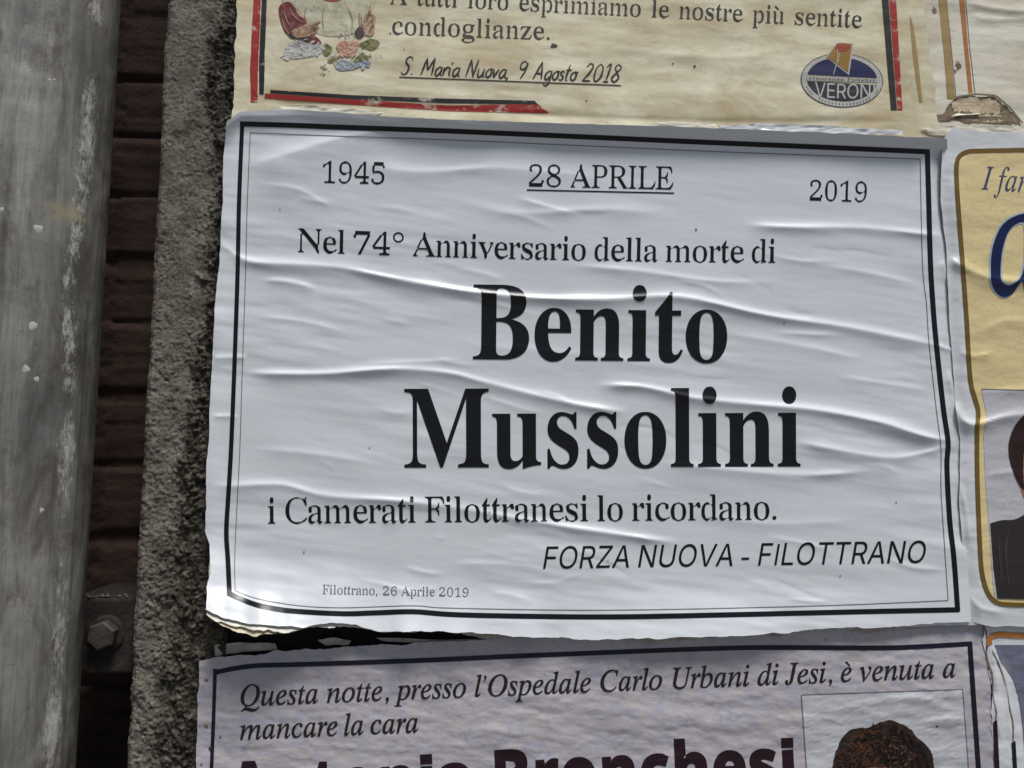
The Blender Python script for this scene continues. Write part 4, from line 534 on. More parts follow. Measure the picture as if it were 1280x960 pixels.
def paper_mat(name, base, spots, rough=0.45, bumpk=0.25, spot_amt=0.5, stretch=(1, 1, 2.2), marble=None, spec=0.5, sc=7.0):
    m, nt, b = new_mat(name)
    v = coords(nt, stretch)
    n1 = noise(nt, v, sc, 7, 0.62, 0.6)
    c = mix(nt, ramp(nt, n1, [(0.40, g3(0)), (0.66, g3(spot_amt))]), base, spots)
    n1b = noise(nt, v, sc * 4.5, 6, 0.7, 0.8)
    c = mix(nt, ramp(nt, n1b, [(0.50, g3(0)), (0.74, g3(spot_amt * 0.6))]), c, spots)
    n2 = noise(nt, v, 260, 4, 0.7)
    c = mix(nt, 0.22, c, ramp(nt, n2, [(0.3, g3(0.75)), (0.7, g3(1.0))]), 'MULTIPLY')
    if marble:
        wv = coords(nt, (1, 1, 1.4), (0, 0.7, 0))
        n3 = noise(nt, wv, 16, 6, 0.62, 3.0)
        c = mix(nt, 0.9, c, ramp(nt, n3, marble), 'MULTIPLY')
    nt.links.new(c, b.inputs['Base Color'])
    b.inputs['Roughness'].default_value = rough
    b.inputs['Specular IOR Level'].default_value = spec
    n4 = noise(nt, coords(nt, (1, 1, 2.6), (0, 0.08, 0)), 55, 6, 0.6, 0.5)
    bump(nt, b, n4, bumpk, 0.0016)
    return m

def ink_mat(name, col, rough=0.4, worn=None, worn_amt=(0.6, 0.68), wscale=60):
    m, nt, b = new_mat(name)
    v = coords(nt, (1, 1, 1.6))
    n = noise(nt, v, 320, 3, 0.6)
    c = mix(nt, 0.5, (*col,), ramp(nt, n, [(0.3, g3(0.7)), (0.7, g3(1.0))]), 'MULTIPLY')
    if worn:
        n2 = noise(nt, v, wscale, 7, 0.75)
        c = mix(nt, ramp(nt, n2, [(worn_amt[0], g3(0)), (worn_amt[1], g3(0.9))]), c, worn)
    nt.links.new(c, b.inputs['Base Color'])
    b.inputs['Roughness'].default_value = rough
    n4 = noise(nt, coords(nt, (1, 1, 2.6), (0, 0.08, 0)), 55, 5, 0.6, 0.5)
    bump(nt, b, n4, 0.08, 0.0016)
    b.inputs['Specular IOR Level'].default_value = 0.4
    return m

M_white = paper_mat('white_paper', (0.765, 0.79, 0.815), (0.72, 0.745, 0.765), 0.34, 0.10, 0.5)
M_cream = paper_mat('aged_paper', (0.87, 0.81, 0.59), (0.52, 0.41, 0.22), 0.6, 0.14, 0.85, sc=10.0)
M_cream2 = paper_mat('old_pale_paper', (0.84, 0.80, 0.66), (0.60, 0.50, 0.35), 0.6, 0.3, 0.7)
M_side = paper_mat('glossy_white_paper', (0.77, 0.78, 0.79), (0.71, 0.72, 0.72), 0.33, 0.10, 0.5)
M_marble = paper_mat('marbled_paper', (0.58, 0.57, 0.605), (0.47, 0.455, 0.485), 0.5, 0.3, 0.6,
                     marble=[(0.28, (0.64, 0.63, 0.74)), (0.40, (0.90, 0.88, 0.90)), (0.50, (1.0, 0.90, 0.84)), (0.58, (0.76, 0.76, 0.86)), (0.66, (0.98, 0.94, 0.88)), (0.78, (0.90, 0.78, 0.78))])
M_under = paper_mat('yellowed_paper', (0.78, 0.70, 0.50), (0.52, 0.42, 0.25), 0.65, 0.4, 0.8, sc=30)
M_under2 = paper_mat('off_white_paper', (0.78, 0.75, 0.66), (0.62, 0.56, 0.44), 0.55, 0.3, 0.7, sc=30)
M_scrap = paper_mat('torn_paper', (0.58, 0.55, 0.50), (0.34, 0.29, 0.23), 0.7, 0.6, 0.9, sc=60)
M_torn = paper_mat('torn_brown_paper', (0.74, 0.62, 0.44), (0.44, 0.32, 0.19), 0.8, 0.6, 1.0, sc=60)
M_pulp = paper_mat('torn_pulp', (0.30, 0.22, 0.14), (0.09, 0.06, 0.04), 0.8, 0.8, 1.0, sc=70)
M_black = ink_mat('black_print', (0.006, 0.0065, 0.008), 0.30)
M_faded = ink_mat('faded_print', (0.16, 0.16, 0.18), 0.4)
M_grey = ink_mat('fine_grey_line', (0.18, 0.18, 0.19), 0.4)
M_red = ink_mat('red_print', (0.42, 0.030, 0.022), 0.5, (0.70, 0.60, 0.48), (0.53, 0.62), 38)
M_blackw = ink_mat('worn_black_print', (0.016, 0.016, 0.015), 0.5, (0.66, 0.60, 0.48), (0.55, 0.63), 38)
M_olive = ink_mat('old_black_print', (0.028, 0.027, 0.022), 0.5)
M_navy = ink_mat('navy_print', (0.008, 0.008, 0.024), 0.4)
M_maroon = ink_mat('maroon_print', (0.022, 0.006, 0.012), 0.4)
M_itext = ink_mat('brown_black_print', (0.022, 0.017, 0.018), 0.4)
M_gold = ink_mat('gold_frame_print', (0.19, 0.115, 0.022), 0.4)
M_yellow = ink_mat('yellow_print', (0.86, 0.70, 0.36), 0.38)
M_paleyellow = ink_mat('pale_yellow_print', (0.66, 0.54, 0.29), 0.38)
M_bluegrey = ink_mat('slate_blue_print', (0.075, 0.082, 0.16), 0.4)
M_deepblue = ink_mat('deep_blue_print', (0.010, 0.016, 0.075), 0.35)
M_lightblue = ink_mat('pale_blue_outline_print', (0.45, 0.55, 0.62), 0.4)
M_orange = ink_mat('orange_print', (0.52, 0.20, 0.055), 0.5, (0.55, 0.48, 0.36), (0.62, 0.70), 40)
M_tan = ink_mat('tan_print', (0.44, 0.30, 0.12), 0.5, (0.56, 0.50, 0.38), (0.60, 0.72), 30)
M_photo = ink_mat('photo_background_print', (0.60, 0.60, 0.62), 0.36)
M_photob = ink_mat('blue_photo_print', (0.17, 0.18, 0.25), 0.45, (0.32, 0.31, 0.34), (0.5, 0.8), 14)
M_cloth = ink_mat('dark_jacket_print', (0.035, 0.028, 0.030), 0.36)
M_jfold = ink_mat('jacket_fold_print', (0.062, 0.050, 0.050), 0.4)
M_skin = ink_mat('skin_print', (0.42, 0.19, 0.10), 0.4)
M_logo_w = ink_mat('logo_white_print', (0.58, 0.56, 0.50), 0.5)
M_logo_d = ink_mat('logo_dark_print', (0.035, 0.035, 0.045), 0.5)
M_logo_n = ink_mat('logo_navy_print', (0.022, 0.024, 0.095), 0.5)
M_ochre = ink_mat('ochre_print', (0.36, 0.20, 0.035), 0.5)
M_vermil = ink_mat('vermilion_print', (0.42, 0.085, 0.030), 0.5)

def blotch_mat(name, stops, scale, rough=0.45):
    m, nt, b = new_mat(name)
    n = noise(nt, coords(nt), scale, 6, 0.65, 1.5)
    nt.links.new(ramp(nt, n, stops), b.inputs['Base Color'])
    b.inputs['Roughness'].default_value = rough
    return m

M_hair = blotch_mat('curly_hair_print', [(0.34, (0.010, 0.006, 0.005)), (0.48, (0.024, 0.012, 0.009)), (0.58, (0.050, 0.021, 0.012)), (0.72, (0.085, 0.038, 0.020))], 55)
M_hairdark = ink_mat('dark_curl_print', (0.014, 0.008, 0.007), 0.45)
M_hairbrown = ink_mat('brown_curl_print', (0.12, 0.045, 0.020), 0.45)
M_hairlight = ink_mat('fair_curl_print', (0.20, 0.13, 0.08), 0.45)
M_hair2 = blotch_mat('red_brown_hair_print', [(0.30, (0.008, 0.004, 0.004)), (0.55, (0.03, 0.008, 0.007)), (0.75, (0.09, 0.02, 0.014))], 120)
M_robe = blotch_mat('red_robe_print', [(0.36, (0.085, 0.026, 0.022)), (0.47, (0.17, 0.035, 0.028)), (0.56, (0.30, 0.05, 0.038)), (0.68, (0.33, 0.14, 0.09))], 85)
M_veil = blotch_mat('pale_green_cloth_print', [(0.36, (0.46, 0.43, 0.27)), (0.5, (0.60, 0.565, 0.40)), (0.64, (0.70, 0.66, 0.49))], 80)
M_flesh = blotch_mat('hand_print', [(0.36, (0.22, 0.10, 0.06)), (0.5, (0.42, 0.25, 0.16)), (0.64, (0.58, 0.42, 0.29))], 190)
M_leaf = blotch_mat('leaf_print', [(0.35, (0.12, 0.12, 0.04)), (0.55, (0.26, 0.25, 0.09)), (0.7, (0.44, 0.42, 0.24))], 150)
M_pink = blotch_mat('pink_petal_print', [(0.35, (0.52, 0.18, 0.11)), (0.55, (0.60, 0.33, 0.23)), (0.7, (0.66, 0.52, 0.42))], 110)
M_palefl = blotch_mat('white_petal_print', [(0.35, (0.34, 0.34, 0.30)), (0.5, (0.60, 0.58, 0.54)), (0.7, (0.68, 0.66, 0.62))], 170)
M_bluefl = blotch_mat('blue_petal_print', [(0.35, (0.20, 0.26, 0.32)), (0.55, (0.34, 0.40, 0.44)), (0.7, (0.52, 0.52, 0.48))], 150)
M_palefl2 = blotch_mat('lit_white_petal_print', [(0.4, (0.52, 0.51, 0.47)), (0.6, (0.76, 0.74, 0.68))], 170)
M_pink2 = blotch_mat('lit_pink_petal_print', [(0.4, (0.62, 0.33, 0.23)), (0.6, (0.72, 0.50, 0.38))], 110)
M_bluefl2 = blotch_mat('lit_blue_petal_print', [(0.4, (0.38, 0.44, 0.48)), (0.6, (0.60, 0.60, 0.55))], 150)
M_foldline = ink_mat('fold_line_print', (0.40, 0.34, 0.24), 0.5)
M_shadowp = blotch_mat('dark_sleeve_print', [(0.4, (0.03, 0.02, 0.018)), (0.7, (0.12, 0.07, 0.05))], 120)

def rough_mat(name, stops, scale, rough=0.9, bumpk=0.8, stretch=(1, 1, 1), bscale=300, bdist=0.002):
    m, nt, b = new_mat(name)
    n = noise(nt, coords(nt, stretch), scale, 8, 0.68, 0.4)
    nt.links.new(ramp(nt, n, stops), b.inputs['Base Color'])
    b.inputs['Roughness'].default_value = rough
    b.inputs['Specular IOR Level'].default_value = 0.3
    bump(nt, b, noise(nt, coords(nt), bscale, 6, 0.7), bumpk, bdist)
    return m

M_board = rough_mat('black_board', [(0.35, (0.006, 0.006, 0.006)), (0.6, (0.016, 0.014, 0.012)), (0.78, (0.07, 0.06, 0.05))], 70)
M_brick = rough_mat('rough_brown_brick', [(0.32, (0.026, 0.016, 0.012)), (0.5, (0.054, 0.030, 0.022)), (0.62, (0.070, 0.041, 0.031)), (0.75, (0.10, 0.072, 0.058))], 26, bumpk=0.7, stretch=(1, 1, 2.0), bscale=160, bdist=0.003)
M_ground = rough_mat('paving', [(0.3, (0.10, 0.10, 0.10)), (0.7, (0.2, 0.19, 0.18))], 12)
M_iron = rough_mat('dark_iron', [(0.35, (0.016, 0.013, 0.011)), (0.55, (0.030, 0.025, 0.021)), (0.68, (0.060, 0.038, 0.025)), (0.8, (0.09, 0.07, 0.052))], 60, 0.6, 0.5)
M_bolt = rough_mat('grimy_bolt', [(0.35, (0.032, 0.027, 0.023)), (0.55, (0.060, 0.052, 0.044)), (0.66, (0.085, 0.058, 0.040)), (0.8, (0.26, 0.23, 0.19))], 140, 0.55, 0.4)

def post_mat():
    m, nt, b = new_mat('crusted_concrete')
    tc = nt.nodes.new('ShaderNodeTexCoord'); sx = nt.nodes.new('ShaderNodeSeparateXYZ')
    nt.links.new(tc.outputs['Object'], sx.inputs[0])
    at = nt.nodes.new('ShaderNodeAttribute'); at.attribute_name = 'crust'
    v = coords(nt)
    n = noise(nt, v, 45, 8, 0.7, 0.4)
    base = ramp(nt, n, [(0.32, (0.085, 0.072, 0.055)), (0.48, (0.175, 0.158, 0.128)), (0.6, (0.235, 0.214, 0.175)), (0.75, (0.31, 0.286, 0.235))])
    n2 = noise(nt, v, 150, 6, 0.7)
    dark = ramp(nt, n2, [(0.36, (0.022, 0.019, 0.014)), (0.48, (0.058, 0.049, 0.037)), (0.60, (0.14, 0.122, 0.092)), (0.75, (0.29, 0.26, 0.20))])
    ad = nd(nt, 'ShaderNodeMath', operation='ADD'); nt.links.new(at.outputs['Fac'], ad.inputs[0])
    n3 = noise(nt, v, 70, 6, 0.7)
    nt.links.new(n3, ad.inputs[1])
    fac = ramp(nt, ad.outputs[0], [(0.62, g3(0)), (1.0, g3(1))])
    c = mix(nt, fac, base, dark)
    fine = noise(nt, v, 330, 5, 0.7)
    c = mix(nt, 0.8, c, ramp(nt, fine, [(0.36, g3(0.45)), (0.5, g3(0.95)), (0.66, g3(1.2))]), 'MULTIPLY')
    nt.links.new(c, b.inputs['Base Color'])
    b.inputs['Roughness'].default_value = 0.92
    b.inputs['Specular IOR Level'].default_value = 0.25
    bump(nt, b, noise(nt, v, 420, 6, 0.75), 0.8, 0.0015)
    return m
M_post = post_mat()

def pipe_mat():
    m, nt, b = new_mat('weathered_galvanised_pipe')
    v = coords(nt, (1, 1, 0.16)); v2 = coords(nt, (1, 1, 0.5)); v3 = coords(nt)
    n = noise(nt, v, 30, 7, 0.65, 0.5)
    base = ramp(nt, n, [(0.28, (0.10, 0.096, 0.088)), (0.43, (0.24, 0.232, 0.21)), (0.53, (0.36, 0.347, 0.31)), (0.62, (0.23, 0.22, 0.195)), (0.72, (0.40, 0.385, 0.34)), (0.82, (0.20, 0.19, 0.165))])
    blot = noise(nt, v3, 9, 5, 0.6)
    base = mix(nt, 0.75, base, ramp(nt, blot, [(0.35, g3(0.5)), (0.65, g3(1.05))]), 'MULTIPLY')
    runs = noise(nt, coords(nt, (1, 1, 0.025)), 150, 5, 0.7)
    base = mix(nt, 0.7, base, ramp(nt, runs, [(0.36, g3(0.55)), (0.50, g3(0.95)), (0.62, g3(0.80)), (0.70, g3(1.25))]), 'MULTIPLY')
    grime = noise(nt, coords(nt, (1, 1, 0.45)), 34, 8, 0.72, 0.8)
    base = mix(nt, ramp(nt, grime, [(0.50, g3(0)), (0.64, g3(0.75))]), base, (0.095, 0.075, 0.054))
    pits = noise(nt, v3, 240, 5, 0.7)
    base = mix(nt, ramp(nt, pits, [(0.60, g3(0)), (0.70, g3(0.6))]), base, (0.06, 0.058, 0.052))
    # lime runs: a band of crusty white streaks down the side that faces the posters
    at = nt.nodes.new('ShaderNodeAttribute'); at.attribute_name = 'lime'
    n2 = noise(nt, coords(nt, (1, 1, 0.40)), 230, 9, 0.85, 0.2)
    mu = nd(nt, 'ShaderNodeMath', operation='MULTIPLY'); nt.links.new(at.outputs['Fac'], mu.inputs[0]); nt.links.new(n2, mu.inputs[1])
    lime = ramp(nt, mu.outputs[0], [(0.46, g3(0)), (0.58, g3(0.8))])
    c = mix(nt, lime, base, (0.68, 0.66, 0.58))
    at2 = nt.nodes.new('ShaderNodeAttribute'); at2.attribute_name = 'rust'
    mu2 = nd(nt, 'ShaderNodeMath', operation='MULTIPLY'); nt.links.new(at2.outputs['Fac'], mu2.inputs[0])
    n4 = noise(nt, v3, 90, 6, 0.75); nt.links.new(n4, mu2.inputs[1])
    c = mix(nt, ramp(nt, mu2.outputs[0], [(0.32, g3(0)), (0.58, g3(0.75))]), c, (0.40, 0.33, 0.19))
    nt.links.new(c, b.inputs['Base Color'])
    b.inputs['Roughness'].default_value = 0.46
    b.inputs['Metallic'].default_value = 0.2
    bump(nt, b, noise(nt, coords(nt, (1, 1, 0.6)), 150, 8, 0.7), 0.35, 0.0013)
    return m
M_pipe = pipe_mat()

def attr(o, name, vals):
    a = o.data.attributes.new(name, 'FLOAT', 'POINT')
    a.data.foreach_set('value', np.asarray(vals, float).ravel())

# ------------------------------------------------------------------ the setting
def box(x0, x1, y0, y1, z0, z1):
    V = [(x, y, z) for z in (z0, z1) for y in (y0, y1) for x in (x0, x1)]
    F = [[0, 2, 3, 1], [4, 5, 7, 6], [0, 1, 5, 4], [2, 6, 7, 3], [0, 4, 6, 2], [1, 3, 7, 5]]
    return np.array(V, float), F

GZ = -1.45
g = mesh_obj('ground', [(-60, -60, GZ), (60, -60, GZ), (60, 60, GZ), (-60, 60, GZ)], [[0, 1, 2, 3]], M_ground, None, False)
tag(g, kind='structure')

# brick wall behind everything: coursed, hand-rough bricks
def brick_wall():
    WY = 0.105
    xs = np.concatenate([np.linspace(-2.2, -0.66, 30)[:-1], np.arange(-0.66, -0.36, 0.0025), np.linspace(-0.36, 2.2, 40)[1:]])
    zs = np.concatenate([np.linspace(GZ, -0.52, 24)[:-1], np.arange(-0.52, 0.62, 0.0025), np.linspace(0.62, 1.6, 24)[1:]])
    X, Z = np.meshgrid(xs, zs)
    ch, bl = 0.072, 0.26
    zz = Z + 0.006 * fbm(X * 14, Z * 6, 5) + 0.022 * vnoise(X * 0.6, Z * 7, 6)
    row = np.floor(zz / ch); fz = zz / ch - row
    xx = X / bl + 0.5 * (row % 2) + 0.13; bx = np.floor(xx); fx = xx - bx
    ez = np.minimum(fz, 1 - fz) * ch; ex = np.minimum(fx, 1 - fx) * bl
    j = smooth(np.minimum(ez, ex) / 0.010 + 0.1 + 1.0 * fbm(X * 30, Z * 30, 15, 4))
    rel = -0.005 * (1 - j) + 0.0020 * fbm(X * 60, Z * 50, 11, 5, 0.65) + 0.0007 * fbm(X * 240, Z * 260, 12, 3, 0.6) + 0.003 * _hash(row, bx, 3) + 0.0012 * fbm(X * 150, Z * 150, 13, 3)
    V = np.stack([X, WY - rel, Z], -1).reshape(-1, 3)
    o = mesh_obj('brick_wall', V, grid_faces(*X.shape), M_brick)
    tag(o, 'dark brown rough brick wall seen in the narrow gap between pipe and post', 'wall')
brick_wall()

# the board the posters are pasted on
bx0 = wall(266, 480, 0)[0]
V, F = box(float(bx0), 1.7, 0.0, 0.06, -0.95, 0.95)
o = mesh_obj('notice_board', V, F, M_board, None, False)
tag(o, 'black weathered notice board showing in the strip below the big white poster', 'notice board')

def grains(x, y, cell, seed):
    """rounded grains of about one cell, each with its own height"""
    gx = x / cell; gy = y / cell; ix = np.floor(gx); iy = np.floor(gy); best = np.zeros(np.shape(gx))
    for a in (-1, 0, 1):
        for c in (-1, 0, 1):
            cx = ix + a; cy_ = iy + c
            px_ = cx + _hash(cx, cy_, seed); py_ = cy_ + _hash(cx, cy_, seed + 1)
            r = 0.35 + 0.45 * _hash(cx, cy_, seed + 2); hh = _hash(cx, cy_, seed + 3)
            d2 = ((gx - px_) ** 2 + (gy - py_) ** 2) / (r * r)
            best = np.maximum(best, hh * np.sqrt(np.maximum(0, 1 - d2)))
    return best

# concrete post with a crust of grit
def concrete_post():
    d0 = 0.003
    x0 = float(wall(183, 480, d0)[0]); x1 = float(wall(296, 480, d0)[0])
    n = int((x1 - x0) / 0.0008)
    xs = np.linspace(x0, x1, n)
    zt = float(wall(240, -45, d0)[1]); zb = float(wall(240, 1000, d0)[1])
    zs = np.concatenate([np.linspace(GZ, zb, 20)[:-1], np.arange(zb, zt, 0.0009), np.linspace(zt, 1.3, 12)[1:]])
    X, Z = np.meshgrid(xs, zs)
    u = (X - x0) / (x1 - x0) + 0.20 * fbm(X * 26, Z * 11, 21, 5, 0.6)
    # the crust grows towards the posters and lower down
    low = smooth((0.30 - Z) / 0.5)
    cr = smooth((u - (0.40 - 0.22 * low)) / 0.36)
    n1 = fbm(X * 210, Z * 210, 31, 4, 0.62); n2 = fbm(X * 75, Z * 75, 35, 4, 0.6); n0 = fbm(X * 420, Z * 420, 38, 3, 0.6)
    jx = X + 0.0012 * vnoise(X * 500, Z * 500, 71); jz = Z + 0.0012 * vnoise(X * 500, Z * 500, 72)
    g1 = grains(jx, jz, 0.0022, 81); g2 = grains(jx, jz, 0.0042, 83); g3_ = grains(jx, jz, 0.0095, 85)
    keep = smooth(2.2 * (n2 + 0.28))
    grit = 0.0016 * g1 + 0.0038 * g2 * keep + 0.0040 * g3_ * smooth(3 * (n2 + 0.02)) + n0 * 0.0008
    pit = 0.0006 * g1 + 0.0007 * n0 + 0.0014 * n2 - 0.0016 * smooth(4 * (n1 - 0.22)) + 0.0018 * g2 * smooth(4 * (n1 - 0.2))
    rel = (0.12 + 0.88 * cr) * grit + (0.35 + 0.65 * low) * (1 - cr) * pit
    edge = smooth((X - x0) / 0.004)
    rel = rel - 0.003 * (1 - edge) + 0.0016 * fbm(X * 0, Z * 60, 40, 4) * (1 - edge)
    XX = X + (0.0018 * fbm(X * 0 + 3, Z * 45, 44, 5, 0.6)) * (1 - smooth((X - x0) / 0.01))
    Y = -(d0 + np.clip(rel, -0.004, 0.0062))
    m, n = X.shape
    Vf = np.stack([XX, Y, Z], -1)
    # side returning to the wall
    side = []
    for k, yy in enumerate((0.115, 0.06, 0.012)):
        s = Vf[:, 0].copy(); s[:, 1] = yy; s[:, 0] += 0.0012 * fbm(Z[:, 0] * 60, np.full(m, yy * 40), 50, 4); side.append(s[:, None])
    rs = Vf[:, -1].copy()[:, None]; rs[..., 1] = 0.115
    A = np.concatenate(side + [Vf, rs], 1)
    crust = np.concatenate([np.full((m, 3), 0.1), cr - 0.25 * (1 - smooth(u * 3)), np.full((m, 1), 0.9)], 1)
    crust = crust * 0.72
    o = mesh_obj('concrete_post', A.reshape(-1, 3), grid_faces(*A.shape[:2]), M_post)
    attr(o, 'crust', crust)
    tag(o, 'grey concrete post crusted with dark grit, beside the left edges of the posters', 'post')
concrete_post()

# round downpipe in front
def downpipe():
    r = 0.066; yc = -0.035
    a = (123 - 640) / FPX; b = 0.0
    dx = FWD[0] + a * RIGHT[0]; dy = FWD[1] + a * RIGHT[1]
    L = math.hypot(dx, dy); nx, ny = -dy / L, dx / L          # to the left of the sight line
    t = (yc - ny * r + CAM_D) / dy
    xc = dx * t + nx * r
    root = thing('drainpipe', 'large grey metal drainpipe streaked with white lime along the left side', 'drainpipe', (xc, yc, GZ))
    zs = np.concatenate([np.linspace(GZ, -0.5, 20)[:-1], np.arange(-0.5, 0.62, 0.003), np.linspace(0.62, 1.6, 20)[1:]])
    th = np.linspace(0, 2 * math.pi, 129)[:-1]
    T, Z = np.meshgrid(th, zs)
    rr = r + 0.0010 * fbm(T * 1.6, Z * 5, 61, 3) * np.sin(T / 2) ** 2 + 0.0006 * fbm(np.sin(T) * 6, Z * 60, 63, 4)
    V = np.stack([xc + rr * np.cos(T), yc + rr * np.sin(T), Z], -1)
    m, n = T.shape
    i = np.arange((m - 1) * n); rw = i // n; c = i % n
    F = np.stack([rw * n + c, rw * n + (c + 1) % n, (rw + 1) * n + (c + 1) % n, (rw + 1) * n + c], -1)
    o = mesh_obj('tube', V.reshape(-1, 3), F, M_pipe, root)
    def spot(px, py, sx, sz):
        X, Zq = wall(px, py, 0.07)
        return np.exp(-((V[..., 0] - X) / sx) ** 2 - ((V[..., 2] - Zq) / sz) ** 2) * (V[..., 1] < yc)
    front = V[..., 1] < yc + 0.02
    ang = ((V[..., 0] - xc) * 0.8 + (V[..., 1] - yc) * 0.6) / r
    front = ((V[..., 0] - xc) * 0.6 - (V[..., 1] - yc) * 0.8) > -0.01
    zp = np.interp(Z, [-0.5, -0.12, -0.05, 0.06, 0.15, 0.25, 0.40, 0.62], [0.5, 0.64, 0.58, 0.55, 0.40, 0.55, 0.58, 0.5])
    wv = 0.7 + 0.55 * vnoise(Z * 14, Z * 0, 66) + 0.3 * vnoise(Z * 60, Z * 0, 67)
    lime = np.exp(-((ang - zp) / 0.17) ** 2) * front * 0.62 * wv + 0.42 * front * np.exp(-((ang - 0.48) / 0.3) ** 2) + 0.20
    attr(o, 'lime', lime)
    rust = spot(82, 266, 0.016, 0.014) + 0.9 * spot(15, 250, 0.0045, 0.045) + 0.35 * spot(60, 800, 0.02, 0.1) + 0.5 * spot(100, 70, 0.008, 0.03)
    attr(o, 'rust', rust * 1.1)
    # dried white drops
    rng = random.Random(4)
    for k, (px, py, s) in enumerate([(48, 286, 5), (41, 407, 5), (33, 461, 4), (62, 100, 2.4), (68, 100, 2), (46, 474, 3.5), (2, 262, 4), (52, 638, 3)]):
        # meet the tube along the sight line
        a = (px - 640) / FPX; b = (480 - py) / FPX
        d = FWD + a * RIGHT + b * UP
        ox, oy = -xc, -CAM_D - yc
        A_ = d[0] ** 2 + d[1] ** 2; B_ = 2 * (ox * d[0] + oy * d[1]); C_ = ox * ox + oy * oy - r * r
        t = (-B_ - math.sqrt(max(B_ * B_ - 4 * A_ * C_, 0))) / (2 * A_)
        p = np.array([0, -CAM_D, 0]) + d * t
        nrm = np.array([p[0] - xc, p[1] - yc, 0]) / r; tan = np.array([-nrm[1], nrm[0], 0])
        s = s * 0.0007
        pts = [p + nrm * 0.0009]; rg = []
        for q in range(14):
            an = 2 * math.pi * q / 14; w = s * (1 + 0.12 * math.sin(3 * an + k) + 0.10 * rng.uniform(-1, 1))
            rg.append(p + tan * w * math.cos(an) + np.array([0, 0, 1.25 * w * math.sin(an)]) - nrm * 0.0003)
        V2 = pts + rg
        mesh_obj('paint_drop', np.array(V2), [[0, 1 + q, 1 + (q + 1) % 14] for q in range(14)], M_lime, root)
    return xc, yc, r
M_lime = rough_mat('dried_white_drops', [(0.3, (0.38, 0.37, 0.34)), (0.7, (0.58, 0.57, 0.53))], 150, 0.8, 0.3)
PX, PYC, PR = downpipe()

# bracket and bolt that tie the pipe to the wall
def bracket():
    yb = 0.012
    (xa, xb) = (float(wall(78, 790, -yb)[0]), float(wall(168, 790, -yb)[0]))
    zt, zb = float(wall(130, 748, -yb)[1]), float(wall(130, 842, -yb)[1])
    root = thing('pipe_bracket', 'dark iron bracket plate with one hexagonal bolt between the drainpipe and the post', 'bracket', (xa, yb, zb))
    bm = bmesh.new()
    V, F = box(xa, xb, yb, yb + 0.10, zb, zt)
    vs = [bm.verts.new(v) for v in V]
    for f in F: bm.faces.new([vs[i] for i in f])
    bmesh.ops.recalc_face_normals(bm, faces=bm.faces[:])
    bmesh.ops.bevel(bm, geom=bm.edges[:], offset=0.0025, segments=2, affect='EDGES', profile=0.6)
    bmesh.ops.subdivide_edges(bm, edges=bm.edges[:], cuts=4, use_grid_fill=True)
    for v in bm.verts:
        v.co.y += 0.0012 * float(fbm(np.array(v.co.x * 60), np.array(v.co.z * 60), 71, 3))
        v.co.z += 0.001 * float(fbm(np.array(v.co.x * 90), np.array(v.co.y * 90), 73, 3))
    bm.verts.index_update()
    mesh_obj('plate', np.array([v.co[:] for v in bm.verts]), [[v.index for v in f.verts] for f in bm.faces], M_iron, root, False)
    bm.free()
    bxp, bzp = wall(126, 795, -yb + 0.01)
    def prism(n, r, y0, y1, ch, rot):
        rings = [(r, y0), (r, y1 + ch), (r * 0.86, y1), (r * 0.5, y1 - ch * 0.25)]
        V = []; F = []
        for rr, yy in rings:
            for q in range(n):
                a = rot + 2 * math.pi * q / n
                V.append((bxp + rr * math.cos(a), yy, bzp + rr * math.sin(a)))
        for k in range(len(rings) - 1):
            for q in range(n): F.append([k * n + q, k * n + (q + 1) % n, (k + 1) * n + (q + 1) % n, (k + 1) * n + q])
        F.append([(len(rings) - 1) * n + q for q in range(n)])
        return np.array(V), F
    V, F = prism(24, 0.0165, yb + 0.002, yb - 0.0022, 0.0008, 0)
    mesh_obj('washer', V, F, M_iron, root, False)
    V, F = prism(6, 0.0130, yb - 0.001, yb - 0.0115, 0.0015, 0.35)
    mesh_obj('bolt', V, F, M_bolt, root, False)
    # mortar crumbs along the plate's top edge
    rng = random.Random(8); V = []; F = []
    for k in range(26):
        cx = rng.uniform(float(wall(97, 748, -yb)[0]), float(wall(160, 748, -yb)[0])); s = rng.uniform(0.0008, 0.0024)
        c = np.array([cx, yb + rng.uniform(0.0, 0.012), zt + s * 0.5]); b0 = len(V)
        for dv in ((1, 0, 0), (-1, 0, 0), (0, 1, 0), (0, -1, 0), (0, 0, 1), (0, 0, -1)):
            V.append(c + np.array(dv) * s * rng.uniform(0.7, 1.4))
        for q in ((0, 2, 4), (2, 1, 4), (1, 3, 4), (3, 0, 4), (2, 0, 5), (1, 2, 5), (3, 1, 5), (0, 3, 5)): F.append([b0 + t for t in q])
    mesh_obj('mortar_crumbs', np.array(V), F, M_bolt, root, False)
bracket()

# ------------------------------------------------------------------ upper poster (old, cream, red and black border)
def relief(seed, a1=0.0012, a2=0.0005, creases=(), sx=210.0, sy=46.0):
    def H(px, py):
        q = py - 0.06 * px
        h = a1 * fbm(px / sx, q / sy, seed, 3) + a2 * fbm(px / (sx * .33), q / (sy * .33), seed + 9, 4, 0.6)
        for c in creases: h = h + crease(px, py, *c)
        return h
    return H

def base_at(px, py, d): 
    x, z = wall(px, py, d)
    return (float(x), -d, float(z))

